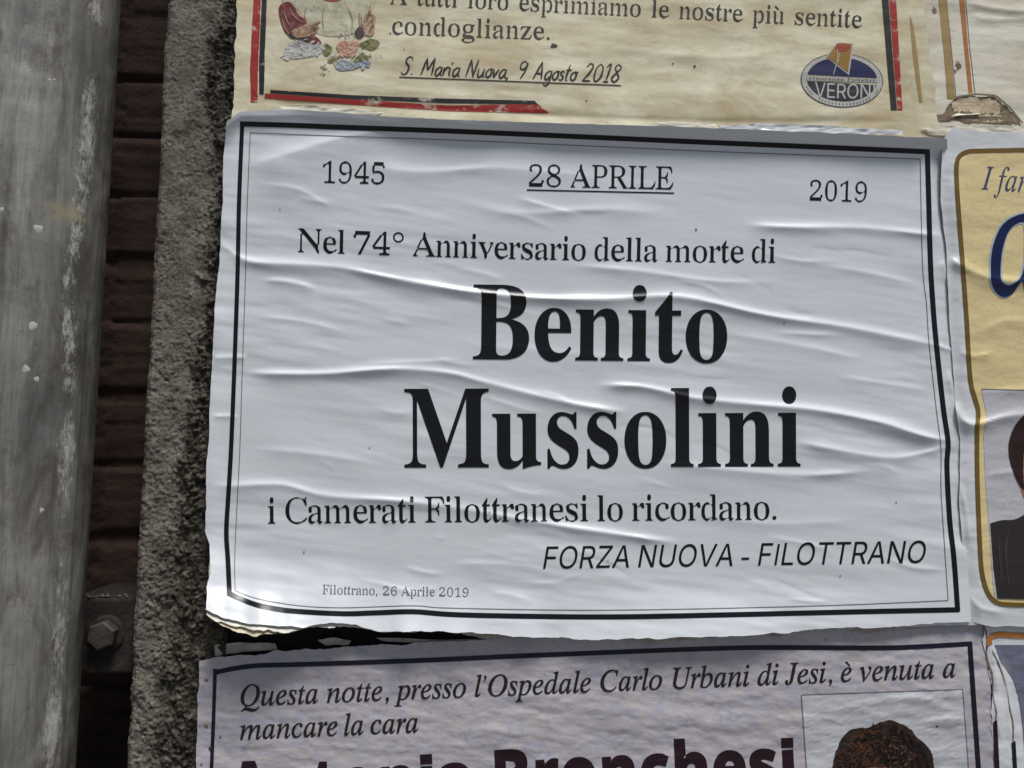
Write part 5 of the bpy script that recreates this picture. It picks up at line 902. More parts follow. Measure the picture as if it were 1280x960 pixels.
def upper_poster():
    d0 = 0.0095
    root = thing('mourning_poster', 'aged cream poster with red and black border, oval logo and underlined handwritten date', 'poster', base_at(715, 160, d0), 'mourning posters on the board')
    S = Sheet(root, d0, relief(101, 0.0013, 0.00032, [
        ([(300, 128), (480, 133), (700, 145), (900, 152), (1130, 152)], -0.0016, 9, 9, .1),
        ([(760, 60), (900, 72), (1000, 60)], 0.0007, 8, 8), ([(420, 100), (560, 118), (700, 120)], 0.0007, 7, 9)]))
    G = coons([(308, -300), (1130, -280)], [(1130, -280), (1156, 0), (1163, 83), (1171, 133), (1174, 172)],
              [(289, 150), (420, 150), (720, 165), (1174, 172)], [(308, -300), (297, 0), (293, 80), (289, 150)], 2.2, (2, 3, 5, 4), 5)
    paper('paper_sheet', S, G, M_cream)
    strips('red_border', S, [[(326, -100), (321.5, 0), (317.5, 90), (318, 128)], ], 9.5, M_red, wob=2.0)
    strips('black_border', S, [[(334, -100), (330.5, 0), (327.5, 70), (327, 118)]], 6.5, M_blackw, wob=1.5)
    ink('red_border', S, [[(331, 117), (440, 124.5), (560, 132), (672, 130), (687, 142), (560, 139), (440, 131), (331, 123)]], M_red)
    ink('black_border', S, [[(338, 112.5), (440, 119), (560, 123.5), (668, 126), (673, 131), (560, 129), (440, 124), (338, 116.5)]], M_blackw)
    ink('black_border', S, [[(1086, -160), (1092, -160), (1110.5, 0), (1121, 138), (1113.5, 138), (1102, 0)]], M_olive)
    ink('red_border', S, [[(1093, -160), (1101, -160), (1120, 0), (1128, 138), (1121.8, 138), (1111.3, 0)]], M_red)
    text('text_line', S, 'R', 'A tutti loro esprimiamo le nostre più sentite', (488, 5), (1077, 35), 21.5, M_olive, track=.0, sag=0, space=.33)
    text('text_line', S, 'R', 'condoglianze.', (490, 43), (687, 50), 22.5, M_olive, track=.012)
    handwriting('date_line', S, 'S. Maria Nuova, 9 Agosto 2018', (501, 93), (775, 103), 22, 2.2, M_olive)
    strips('underline', S, [[(499, 96.5), (776, 107)]], 1.5, M_olive)
    # devotional picture: only sleeves, hands and flowers reach into view
    pic = ink('devotional_picture', S, [ease([(352, 0), (375, -20), (420, -30), (468, -12), (462, 20), (448, 38), (430, 45), (402, 44), (385, 30), (372, 12)], 6, True)], M_veil)
    z = lambda pts: [(340 + x / 8.533, y / 8.533) for x, y in pts]
    def pp(name, pts, mat, l): return ink(name, S, [ease(z(pts), 5, True)], mat, l, parent=pic)
    pp('sleeve', [(70, 110), (110, 40), (200, 30), (290, 160), (370, 230), (330, 290), (240, 300), (230, 390), (150, 360), (100, 250)], M_robe, .0005)
    pp('cuff', [(330, 410), (400, 390), (480, 400), (530, 470), (460, 500), (420, 440)], M_robe, .0005)
    pp('shadow_fold', [(200, 350), (300, 400), (420, 400), (400, 450), (330, 440), (190, 400)], M_shadowp, .0006)
    pp('hand', [(215, 330), (300, 290), (400, 250), (515, 232), (500, 255), (440, 285), (490, 270), (500, 300), (440, 320), (480, 330), (450, 370), (330, 405), (240, 395)], M_flesh, .0008)
    pp('hand', [(925, 150), (940, 155), (945, 250), (985, 260), (975, 200), (1030, 130), (1045, 65), (1060, 80), (1060, 150), (1105, 180), (1100, 250), (1080, 370), (1000, 380), (950, 320), (925, 260)], M_flesh, .0006)
    pp('sleeve', [(885, 345), (935, 285), (975, 310), (985, 370), (940, 410), (900, 395)], M_shadowp, .0008)
    pp('neckline', [(560, -20), (730, -20), (720, 10), (640, 20), (570, 10)], M_vermil, .0005)
    def folds(name, lines, w, mat, l):
        for q in lines: strips(name, S, [ease(z(q), 6)], [[.3, w, w * .8, .2]], mat, l, parent=pic, step=1.5)
    folds('fold_line', [[(130, 120), (160, 220), (210, 300)], [(190, 90), (240, 180), (330, 250)], [(110, 200), (140, 300), (190, 370)], [(370, 60), (350, 160), (380, 220)], [(800, 60), (860, 200), (850, 330)], [(560, 60), (540, 200), (560, 330)]], 1.5, M_foldline, .0010)
    folds('finger_line', [[(400, 290), (450, 270), (510, 240)], [(400, 320), (450, 300), (495, 275)], [(380, 360), (430, 340), (480, 315)], [(1040, 100), (1030, 180), (1000, 240)], [(1090, 200), (1040, 250), (1000, 280)], [(1095, 260), (1060, 300), (1030, 360)], [(950, 170), (960, 240), (970, 300)]], .8, M_shadowp, .0012)
    rng = random.Random(21)
    def dabs(name, areas, n, size, mat, l, flat=0.6):
        """the brush dabs of one printed colour"""
        ps = []
        for k in range(n):
            ax, ay, rx, ry = areas[rng.randrange(len(areas))]
            a = rng.uniform(0, 6.28); r = math.sqrt(rng.random())
            c = (ax + rx * r * math.cos(a), ay + ry * r * math.sin(a)); s = size * rng.uniform(.5, 1.3); ro_ = rng.uniform(-1.2, 1.2)
            if any((c[0] - q[0]) ** 2 + (c[1] - q[1]) ** 2 < (1.25 * size) ** 2 for q, _ in ps): continue
            ps.append((c, ring(c[0], c[1], s, s * flat * rng.uniform(.4, 1), 9, ro_) + np.array([[rng.uniform(-.12, .12) * s, rng.uniform(-.12, .12) * s] for _ in range(9)])))
        ink(name, S, [z(p) for _, p in ps], mat, l, (0, 2.6), parent=pic)
    pp('flower', [(110, 585), (220, 450), (290, 430), (380, 470), (520, 490), (530, 560), (440, 600), (300, 625), (150, 625)], M_palefl, .00040)
    pp('flower', [(690, 490), (760, 440), (830, 450), (925, 455), (915, 530), (860, 590), (810, 610), (750, 585), (700, 540)], M_pink, .00055)
    pp('flower', [(690, 665), (780, 645), (860, 680), (940, 665), (1050, 665), (1030, 715), (960, 705), (860, 745), (710, 750)], M_bluefl, .00050)
    for q in ([(540, 520), (575, 465), (640, 520), (600, 590), (555, 580)], [(920, 480), (1000, 435), (1070, 415), (1150, 450), (1120, 500), (1060, 540), (960, 500)], [(870, 650), (930, 590), (1040, 600), (970, 645), (890, 670)], [(590, 660), (650, 625), (730, 600), (690, 650), (620, 675)]):
        pp('leaf', q, M_leaf, .00045)
    dabs('petals', [(320, 520, 200, 90), (480, 520, 70, 60), (150, 590, 60, 50)], 200, 34, M_palefl2, .00060)
    dabs('petals', [(800, 520, 115, 90)], 80, 34, M_pink2, .00075)
    dabs('petals', [(800, 690, 130, 50), (1000, 690, 60, 40)], 90, 26, M_bluefl2, .00070)
    dabs('leaves', [(590, 530, 50, 70), (1040, 470, 110, 60), (960, 610, 100, 40), (660, 640, 80, 30), (560, 750, 60, 60), (820, 380, 120, 30)], 120, 24, M_leaf, .00062, .35)
    dabs('accent', [(340, 500, 60, 40), (270, 430, 30, 20), (280, 600, 90, 30), (960, 690, 30, 40), (700, 700, 20, 60), (450, 90, 60, 30), (1150, 600, 60, 20)], 30, 12, M_foldline, .0007, .5)
    dabs('pale_accents', [(900, 560, 60, 40), (640, 580, 50, 30), (740, 380, 60, 30), (300, 520, 120, 60)], 40, 18, M_palefl, .0008, .5)
    ink('gold_wedge', S, [[(1137, 19), (1142, 34), (1147, 70), (1151, 110), (1153, 128), (1149, 128), (1145, 100), (1140, 60)]], M_tan)
    # oval logo
    cx, cy_ = 1052.2, 100.5; ro = 0.055
    lg = ink('oval_logo', S, [ring(cx, cy_, 51.6, 33.8, 48, ro), ring(cx, cy_, 50.6, 32.8, 48, ro)], M_logo_d, .0004)
    ink('white_ring', S, [ring(cx, cy_, 50.6, 32.8, 48, ro), ring(cx, cy_ - .8, 44.3, 27.6, 48, ro)], M_logo_w, .0004, parent=lg)
    def half(a0, a1, y0l, y0r):
        t = np.linspace(a0, a1, 30)
        x = 44.0 * np.cos(t); y = 27.3 * np.sin(t)
        return np.stack([cx + x * math.cos(ro) - y * math.sin(ro), cy_ - .8 + x * math.sin(ro) + y * math.cos(ro)], -1)
    ink('navy_field', S, [half(math.pi + .16, 2 * math.pi - .16, 0, 0)], M_logo_n, .00045, parent=lg)
    ink('dark_field', S, [half(0.16, math.pi - .16, 0, 0)], M_logo_d, .00045, parent=lg)
    ink('white_band', S, [[(1008, 95.0), (1096, 98.6), (1097.5, 103.4), (1008.6, 100.8)]], M_logo_w, .00043, parent=lg)
    text('band_lettering', S, 'R', 'Onoranze Funebri', (1011.5, 99.6), (1093, 102.4), 3.4, M_logo_d, lift=.0006, track=.05, parent=lg)
    text('logo_lettering', S, 'S', 'VERONI', (1018, 120.5), (1093, 121.5), 17.5, M_logo_w, capu=.73, lift=.0006, sag=2.5, track=-.02, parent=lg)
    fl = ink('flag', S, [[(1032, 71.5), (1046, 53.4), (1066.6, 54.6), (1061, 94.5)]], M_logo_w, .0006, parent=lg)
    ink('flag_field', S, [[(1033.5, 71.5), (1047, 54.6), (1064.5, 55.6), (1059.5, 91)]], M_ochre, .00075, parent=lg)
    ink('flag_patch', S, [ease([(1044, 59), (1048, 54.8), (1060, 55.6), (1062, 60), (1056, 64.5), (1047, 64)], 4, True)], M_vermil, .0009, parent=lg)
    strips('flag_pole', S, [[(1049, 67), (1041, 94)], [(1046, 62), (1047.5, 78)]], 0.9, M_logo_w, .0009, parent=lg)
    # illegible small print round the lower rim
    rim = []
    rng = random.Random(2)
    for k in range(26):
        t = math.pi * (0.12 + 0.76 * k / 25)
        if rng.random() < .15: continue
        x, y = 47.6 * math.cos(t), 30.4 * math.sin(t)
        p = (cx + x * math.cos(ro) - y * math.sin(ro), cy_ - .3 + x * math.sin(ro) + y * math.cos(ro))
        rim.append([p, (p[0] + 1.3, p[1] + .25)])
    strips('rim_print', S, rim, 1.8, M_logo_d, .0006, parent=lg, step=.6)
    for (px, py, s) in ((692, 57, 4.2), (488, 42, 1.3), (841, 80, 1.5), (868, 83, 2.0), (733, 126, 1.3), (505, 62, .9)):
        t = np.linspace(0, 2 * math.pi, 11)[:-1]
        ink('dirt_speck', S, [np.stack([px + s * np.cos(t) * (1 + .4 * np.sin(3 * t + px)), py + .6 * s * np.sin(t)], -1)], M_olive, .0005)
upper_poster()

# old poster at the upper right
def upper_right_poster():
    d0 = 0.0075
    root = thing('torn_poster', 'old pale poster with tan and orange vertical stripes and a torn hole near its bottom', 'poster', base_at(1260, 150, d0), 'mourning posters on the board')
    S = Sheet(root, d0, relief(151, 0.0014, 0.00042, [([(1205, 0), (1240, 10), (1300, 14)], 0.002, 7, 7, .2), ([(1210, 20), (1250, 24), (1300, 22)], 0.0016, 6, 8, .2)]))
    G = coons([(1120, -280), (1700, -260)], [(1700, -260), (1712, 205)], [(1136, 205), (1180, 205), (1712, 205)], [(1110, -280), (1130, 0), (1136, 205)], 2.4, (2, 2, 4, 2), 15)
    paper('paper_sheet', S, G, M_cream2)
    ink('tan_stripe', S, [[(1160, -150), (1170, -150), (1183, 0), (1190, 80), (1194, 124), (1184, 124), (1180, 70), (1173, 0)]], M_tan)
    ink('orange_stripe', S, [[(1190, -150), (1195, -150), (1205.5, 0), (1210, 60), (1216, 120), (1211, 120), (1205, 60), (1199, 0)]], M_orange)
    strips('fine_line', S, [[(1196, -150), (1207, 0), (1212, 60), (1219, 120)]], 0.9, M_grey)
    strips('fine_line', S, [[(1171, -150), (1184, 10), (1191, 80), (1195, 122)]], 0.7, M_grey)
    for (px, py, s) in ((1168, 13, 4), (1198, 82, 5), (1194, 89, 2), (1150, 164, 3)):
        t = np.linspace(0, 2 * math.pi, 10)[:-1]
        ink('hole', S, [np.stack([px + .7 * s * np.cos(t) * (1 + .3 * np.sin(2 * t)), py + s * np.sin(t) * (1 + .3 * np.cos(3 * t))], -1)], M_pulp, .0004)
    def rag(P, amp, sd_):
        Q = resample(list(P) + [P[0]], 91)[:-1]; t = np.arange(90) * .45
        return Q + amp * np.stack([fbm(t, t * 0 + 3, sd_, 4, .65), fbm(t, t * 0 + 8, sd_ + 5, 4, .65)], -1)
    ink('torn_patch', S, [rag([(1146, 143), (1156, 140), (1168, 145), (1180, 142), (1188, 130), (1195, 122), (1203, 118), (1216, 119), (1224, 123), (1243, 121), (1258, 133), (1270, 146), (1277, 155), (1260, 156), (1222, 154), (1196, 152), (1170, 151), (1150, 148)], 2.5, 3)], M_pulp, .0004)
    ink('torn_layer', S, [rag([(1188, 130), (1196, 123), (1214, 121), (1224, 125), (1243, 124), (1250, 131), (1248, 141), (1224, 143), (1205, 141), (1192, 140)], 4.5, 4)], M_torn, .0007)
    ink('torn_layer', S, [rag([(1200, 146), (1222, 145), (1246, 144), (1252, 151), (1230, 152), (1206, 149)], 4.0, 5)], M_torn, .0006)
    # curled flaps of the tear
    def flap(path_hinge, path_tip, lift):
        a = resample(path_hinge, 16); b = resample(path_tip, 16)
        V = []; n = 6
        for k in range(n):
            t = k / (n - 1)
            q = a * (1 - t) + b * t
            V.append(S.pts(q[:, 0], q[:, 1], .0006 + lift * math.sin(t * 1.9)))
        V = np.stack(V)
        mesh_obj('curled_flap', V.reshape(-1, 3), grid_faces(n, 16), M_cream2, root)
    flap([(1196, 142), (1208, 143), (1224, 142)], [(1186, 147), (1204, 145), (1222, 144)], .0015)
    flap([(1196, 122), (1216, 119), (1243, 121)], [(1197, 120.5), (1216, 117), (1243, 119)], .0015)
    flap([(1243, 121), (1260, 135), (1277, 155)], [(1245, 119.5), (1262, 134), (1278, 154)], .0012)
upper_right_poster()

# ------------------------------------------------------------------ the big white poster
TOP = [(283, 152), (300, 139), (372, 137), (417, 140), (493, 146.5), (589, 150.5), (700, 154), (881, 159.5), (1017, 165), (1153, 171.5), (1184, 173.5)]
LEFT = [(283, 152), (280, 200), (276, 300), (268, 400), (263, 500), (258, 600), (256.5, 664), (262, 680), (263.5, 717), (259, 735), (257.5, 762)]
BOTTOM = [(257.5, 762), (281, 773), (310, 780), (341, 783), (374, 784), (415, 779), (443, 781), (476, 789), (524, 789), (577, 790.5), (646, 795), (744, 799), (833, 798), (951, 793), (1035, 786.5), (1120, 783), (1214, 777)]
RIGHT_E = [(1184, 173.5), (1187, 254), (1191, 330), (1196, 435), (1203, 553), (1209, 697), (1214, 777)]
MAIN_CREASES = [
    ([(262, 292), (300, 322), (338, 329), (420, 334), (540, 357), (650, 371), (760, 374), (850, 371), (960, 394), (1060, 409), (1198, 437)], 0.0040, 8, 9, .08),
    ([(300, 466), (400, 467), (490, 461), (560, 466), (604, 477), (670, 494), (729, 507), (790, 516)], 0.0036, 7, 8, .1),
    ([(264, 447), (285, 447), (310, 446)], 0.0022, 5, 6, .2), ([(262, 520), (284, 520), (300, 521)], 0.0012, 4, 5, .3),
    ([(740, 482), (800, 483), (866, 497), (940, 505), (1018, 512), (1098, 527), (1160, 546), (1202, 552)], 0.0040, 8, 9, .1),
    ([(990, 550), (1060, 565), (1120, 572), (1180, 560), (1203, 556)], 0.0028, 8, 10, .2),
    ([(258, 609), (300, 607), (354, 606), (408, 620), (500, 626), (590, 638), (680, 654), (760, 666), (858, 680)], 0.0030, 8, 9, .1),
    ([(820, 578), (940, 590), (1010, 594), (1100, 588)], 0.0026, 10, 10, .25),
    ([(925, 281), (1000, 284), (1080, 285), (1188, 296)], 0.0032, 8, 9, .15),
    ([(690, 330), (790, 338), (900, 352), (1000, 352)], 0.0016, 8, 8, .3),
    ([(560, 250), (650, 266), (760, 262), (850, 270)], 0.0014, 9, 9, .3),
    ([(640, 246), (700, 262), (730, 268)], 0.0012, 6, 7, .3),
    ([(300, 212), (350, 196), (430, 172), (500, 162)], 0.0058, 16, 40, .25),
    ([(420, 200), (520, 215), (620, 210), (760, 222)], 0.0016, 10, 12, .3),
    ([(325, 350), (360, 352), (400, 362)], 0.0016, 6, 8, .3),
    ([(310, 395), (380, 402), (440, 418)], 0.0010, 6, 7, .3),
    ([(440, 455), (520, 452), (590, 449)], 0.0012, 5, 6, .3),
    ([(560, 704), (640, 706), (700, 716)], 0.0012, 6, 7, .3), ([(610, 740), (640, 744), (668, 752)], 0.0012, 5, 6, .3),
    ([(980, 747), (1010, 751), (1040, 752)], 0.0010, 4, 5, .3), ([(950, 670), (1000, 678), (1050, 690)], 0.0009, 6, 7, .3),
    ([(1176, 325), (1184, 340), (1190, 352)], 0.0016, 5, 5, .2), ([(1170, 430), (1184, 436), (1197, 437)], 0.0016, 4, 5, .2),
    ([(1185, 460), (1194, 505), (1199, 540)], 0.0024, 5, 6, .2),
    ([(900, 415), (1000, 432), (1090, 452)], 0.0012, 9, 9, .3), ([(1040, 470), (1110, 480), (1180, 492)], 0.0012, 7, 8, .3),
    ([(560, 430), (700, 440), (860, 460)], 0.0009, 9, 9, .3), ([(300, 560), (380, 566), (480, 580)], 0.0009, 9, 9, .3),
    ([(860, 640), (960, 655), (1080, 650)], 0.0010, 9, 9, .3), ([(1010, 330), (1090, 342), (1160, 360)], 0.0010, 8, 8, .3),
]
_r = random.Random(77)
for _k in range(46):                                   # short irregular nips of the drying paste
    _x, _y = _r.uniform(290, 1150), _r.uniform(215, 735)
    _L = _r.uniform(22, 120); _a = R(_r.uniform(2, 24)); _b = _r.uniform(-.22, .22)
    MAIN_CREASES.append(([(_x, _y), (_x + _L * .5 * math.cos(_a), _y + _L * .5 * math.sin(_a)), (_x + _L * math.cos(_a + _b), _y + _L * math.sin(_a + _b))],
                         _r.choice((1, 1, 1, -0.7)) * _r.uniform(0.0004, 0.0010), _r.uniform(4.2, 7), _r.uniform(4, 8), .4))
def edge_y(P, px):
    P = np.array(P); return np.interp(px, P[:, 0], P[:, 1])
def main_H(px, py):
    q = py - 0.13 * px
    patch = smooth(0.5 + 1.5 * vnoise(px / 170.0, py / 110.0, 251))
    h = 0.0020 * fbm(px / 300.0, q / 95.0, 201, 2) + (0.0003 + 0.0012 * patch) * fbm(px / 150.0, q / 30.0, 211, 3, 0.45) + (0.00008 + 0.00032 * patch) * fbm(px / 60.0, q / 12.0, 221, 2, 0.5)
    for c in MAIN_CREASES: h = h + crease(px, py, *c)
    ty = edge_y(TOP, px); by = edge_y(BOTTOM, px)
    # laps over the poster above, curls away from the board along its lower edge
    lap = np.clip(1 - (py - ty) / 34.0, 0, 1)
    h = h + (0.0065 + 0.0055 * smooth((px - 320) / 300)) * np.minimum(lap * lap * 1.25, lap) 
    lf = 1 - smooth((px - 270) / 420.0)
    t = np.clip((py - (by - 66 - 34 * lf)) / (66 + 34 * lf), 0, 1.2)
    h = h + (0.0100 + 0.0225 * lf) * t ** 1.65 * (0.75 + 0.5 * vnoise(px / 90.0, px * 0, 231) + 0.25 * vnoise(px / 30.0, px * 0, 232)) * (1 - 0.75 * smooth((px - 880) / 240))
    # left edge stands off the post, right edge is pressed under its neighbour
    le = np.interp(py, [p[1] for p in LEFT], [p[0] for p in LEFT])
    h = h + 0.0022 * (1 - smooth((px - le) / 26.0)) * (1 + 0.9 * vnoise(py / 34.0, py * 0, 241))
    re = np.interp(py, [p[1] for p in RIGHT_E], [p[0] for p in RIGHT_E])
    h = h - (0.0030 + 0.003 * (1 - smooth((py - 230) / 120))) * smooth((px - re + 34) / 30.0) * (1 - smooth((py - 640) / 60))
    return h
def main_poster():
    d0 = 0.0135
    root = thing('memorial_poster', 'big wrinkled white poster with a black border and a bold black two-line name', 'poster', base_at(720, 790, d0), 'mourning posters on the board')
    S = Sheet(root, d0, main_H)
    G = coons(TOP, RIGHT_E, BOTTOM, LEFT, 1.55, (1.0, 0, 2.2, 1.6), 33)
    paper('paper_sheet', S, G, M_white)
    bl = [(303, 153), (299, 250), (297, 345), (293, 462), (289, 560), (285.5, 620), (283, 665), (285, 700), (287, 744)]
    bt = [(300, 155), (374, 157), (420, 159), (560, 164), (700, 170), (881, 178), (1000, 183), (1162, 190)]
    br = [(1159, 188), (1161, 260), (1163, 330), (1166, 380), (1170, 427), (1179, 510), (1185, 553), (1183.5, 583), (1187, 650), (1192.5, 700), (1197, 764)]
    bb = [(285, 741), (300, 748), (321, 756), (345, 761), (370, 764), (427, 767), (467, 766), (516, 764.5), (565, 768), (646, 770), (760, 771), (880, 769), (1010, 766), (1100, 764), (1199, 762)]
    for q, w in ((bt, 6.4), (bb, 6.4), (bl, [5.2, 5.4, 5.4, 5.6, 6.2]), (br, 6.4)):
        strips('border', S, [ease(q, 6)], [w], M_black)
    il = [(313, 166), (309, 260), (307, 345), (303, 462), (300, 560), (296, 640), (293.5, 700), (294, 738)]
    it = [(313, 166), (420, 170), (560, 175), (700, 181), (881, 189), (1000, 193.5), (1150, 199)]
    ir = [(1150, 199), (1153, 330), (1158, 380), (1161, 427), (1170, 510), (1176, 560), (1176, 610), (1179, 660), (1185, 750)]
    ib = [(294, 738), (321, 748), (370, 756.5), (427, 759.5), (516, 757), (565, 760), (760, 762.5), (1010, 757.5), (1185, 750.5)]
    for q in (il, it, ir, ib): strips('inner_border', S, [ease(q, 6)], 1.0, M_grey)
    text('text_line', S, 'R', '1945', (403, 228.5), (480.5, 230.5), 27, M_black, track=-.012, cut=(6, 1.7))
    text('text_line', S, 'R', '28 APRILE', (660.5, 233), (841.5, 237), 27.5, M_black, track=-.012, cut=(6, 1.7))
    strips('underline', S, [[(658.5, 237.5), (842.5, 241.5)]], 1.7, M_black)
    text('text_line', S, 'R', '2019', (1011.5, 250.5), (1083, 252.8), 25.5, M_black, track=-.012, cut=(6, 1.7))
    text('text_line', S, 'R', 'Nel 74° Anniversario della morte di', (372.5, 315), (969, 328.5), 28.5, M_black, sag=2.6, space=.2, track=-.018, cut=(6, 1.7))
    text('headline', S, 'B', 'Benito', (591, 449), (908.5, 452.5), 92, M_black, capu=.676, track=-.008, lift=.0004, cut=(3.0, 1.57))
    text('headline', S, 'B', 'Mussolini', (505.5, 584.5), (1000.5, 583), 97, M_black, capu=.676, track=-.008, lift=.0004, cut=(3.0, 1.57))
    text('text_line', S, 'R', 'i Camerati Filottranesi lo ricordano.', (335, 654.5), (970.5, 649.5), 31, M_black, sag=0, space=.2, track=-.018, cut=(6, 1.7))
    text('signature_line', S, 'S', 'FORZA NUOVA - FILOTTRANO', (678.7, 711), (1157.5, 703.5), 26.5, M_black, capu=.73, shear=.21, space=.24, cut=(6, 1.7))
    text('small_print', S, 'R', 'Filottrano, 26 Aprile 2019', (403, 742.5), (585.5, 746), 11.3, M_faded)
    # splashes of paste and grime
    rng = random.Random(12)
    for k in range(9):
        px, py, s = [(380, 690, 1.0), (870, 287, 1.3), (612, 640, .8), (1120, 628, .9), (760, 700, .7), (462, 560, .8), (980, 404, 1.0), (350, 262, .8), (1050, 720, .9)][k]
        t = np.linspace(0, 2 * math.pi, 9)[:-1]
        ink('dirt_speck', S, [np.stack([px + s * np.cos(t), py + 1.3 * s * np.sin(t)], -1)], M_grey, .0004)
main_poster()

# older sheets stuck beneath, fanning out along the lower edge
def under_sheet(name, label, d0, bottom, seed, mat, x0, x1, curl, gap=0.0):
    root = thing(name, label, 'paper', base_at((x0 + x1) / 2, bottom[0][1], d0), 'old paper layers under the white poster')
    by = lambda px: edge_y(bottom, px)
    def H(px, py):
        if gap: return 0.0135 - d0 + main_H(px, py) - gap - 0.0012 * (1 + vnoise(px / 40.0, py / 40.0, seed)) 
        return 0.0012 * fbm(px / 60.0, py / 30.0, seed, 3) + curl * np.clip((py - (by(px) - 70)) / 70, 0, 1.2) ** 1.8 * (0.8 + 0.5 * vnoise(px / 50.0, px * 0, seed + 3))
    S = Sheet(root, d0, H)
    G = coons([(x0 + 4, 640), (x1, 640)], [(x1, 640), tuple(bottom[-1])], bottom, [(x0 + 4, 640), tuple(bottom[0])], 2.4, (0, 0, 5, 2), seed)
    paper('paper_sheet', S, G, mat)
under_sheet('paper_layer', 'yellowed paper layer fanning out lowest under the lower left corner of the big white poster', 0.0098, [(263, 772), (272, 781), (290, 789), (315, 793), (341, 793), (380, 788), (410, 784), (440, 782), (480, 786), (520, 785)], 301, M_under, 266, 520, 0.0, 0.0045)
under_sheet('paper_layer', 'white paper layer directly beneath the big white poster, seen at its lower left corner', 0.0115, [(258, 768), (278, 778), (308, 786), (345, 789), (390, 785), (420, 781), (470, 790), (500, 788), (560, 792), (640, 790)], 311, M_under2, 262, 640, 0.0, 0.0018)
under_sheet('paper_layer', 'thin grey ragged paper layer showing below the bottom middle of the big white poster', 0.0060, [(560, 788), (620, 800), (700, 803), (760, 804), (830, 803), (900, 797), (980, 794), (1060, 790), (1150, 786)], 321, M_scrap, 560, 1150, 0.004)

# remains of torn posters on the black strip and along the upper lap
def scrap(label, pts, d0, mat, seed):
    root = thing('paper_scrap', label, 'paper scrap', base_at(pts[0][0], pts[0][1], d0), 'torn paper scraps on the board')
    S = Sheet(root, d0, lambda px, py: 0.0016 * fbm(px / 24.0, py / 10.0, seed, 4, .6) + 0.0008)
    P = resample(list(pts) + [pts[0]], int(max(40, len(pts) * 8)))[:-1]
    t = np.arange(len(P)) * 1.0
    P = P + np.stack([1.4 * fbm(t / 4, t * 0, seed, 3), 1.2 * fbm(t / 4, t * 0 + 9, seed, 3)], -1)
    ink('paper_sheet', S, [P], mat, 0.0)
scrap('long thin pale paper scrap on the black strip below the big white poster', [(470, 797), (560, 800), (640, 797), (745, 800), (742, 804), (650, 803), (560, 805), (480, 802)], 0.004, M_scrap, 401)
scrap('short ragged paper scrap on the black strip above the word notte', [(396, 800), (415, 797), (440, 801), (436, 806), (405, 806)], 0.004, M_scrap, 403)
scrap('grey paper scrap at the left end of the black strip, next to the post', [(268, 806), (300, 803), (345, 804), (348, 812), (300, 815), (268, 820)], 0.004, M_scrap, 405)
scrap('white torn scrap below the oval logo, along the top of the big white poster', [(900, 157), (960, 154), (1015, 156), (1080, 160), (1128, 162), (1130, 169), (1060, 168), (980, 164), (905, 163)], 0.0112, M_side, 407)
scrap('pale torn scrap left of the oval logo, along the top of the big white poster', [(790, 156), (840, 152), (895, 155), (899, 162), (850, 160), (795, 161)], 0.0112, M_cream2, 409)
scrap('pale torn scrap under the long red bottom stripe of the cream poster', [(345, 133), (380, 131), (430, 135), (480, 139), (476, 145), (420, 141), (360, 140)], 0.0112, M_cream2, 411)
scrap('white torn scrap at the lower right corner of the big white poster', [(1110, 779), (1160, 774), (1212, 771), (1226, 775), (1222, 781), (1170, 782), (1120, 785)], 0.0125, M_side, 413)
scrap('brownish torn strip below the torn hole of the striped poster', [(1150, 158), (1200, 157), (1300, 158), (1300, 172), (1220, 172), (1160, 168)], 0.0096, M_cream2, 415)

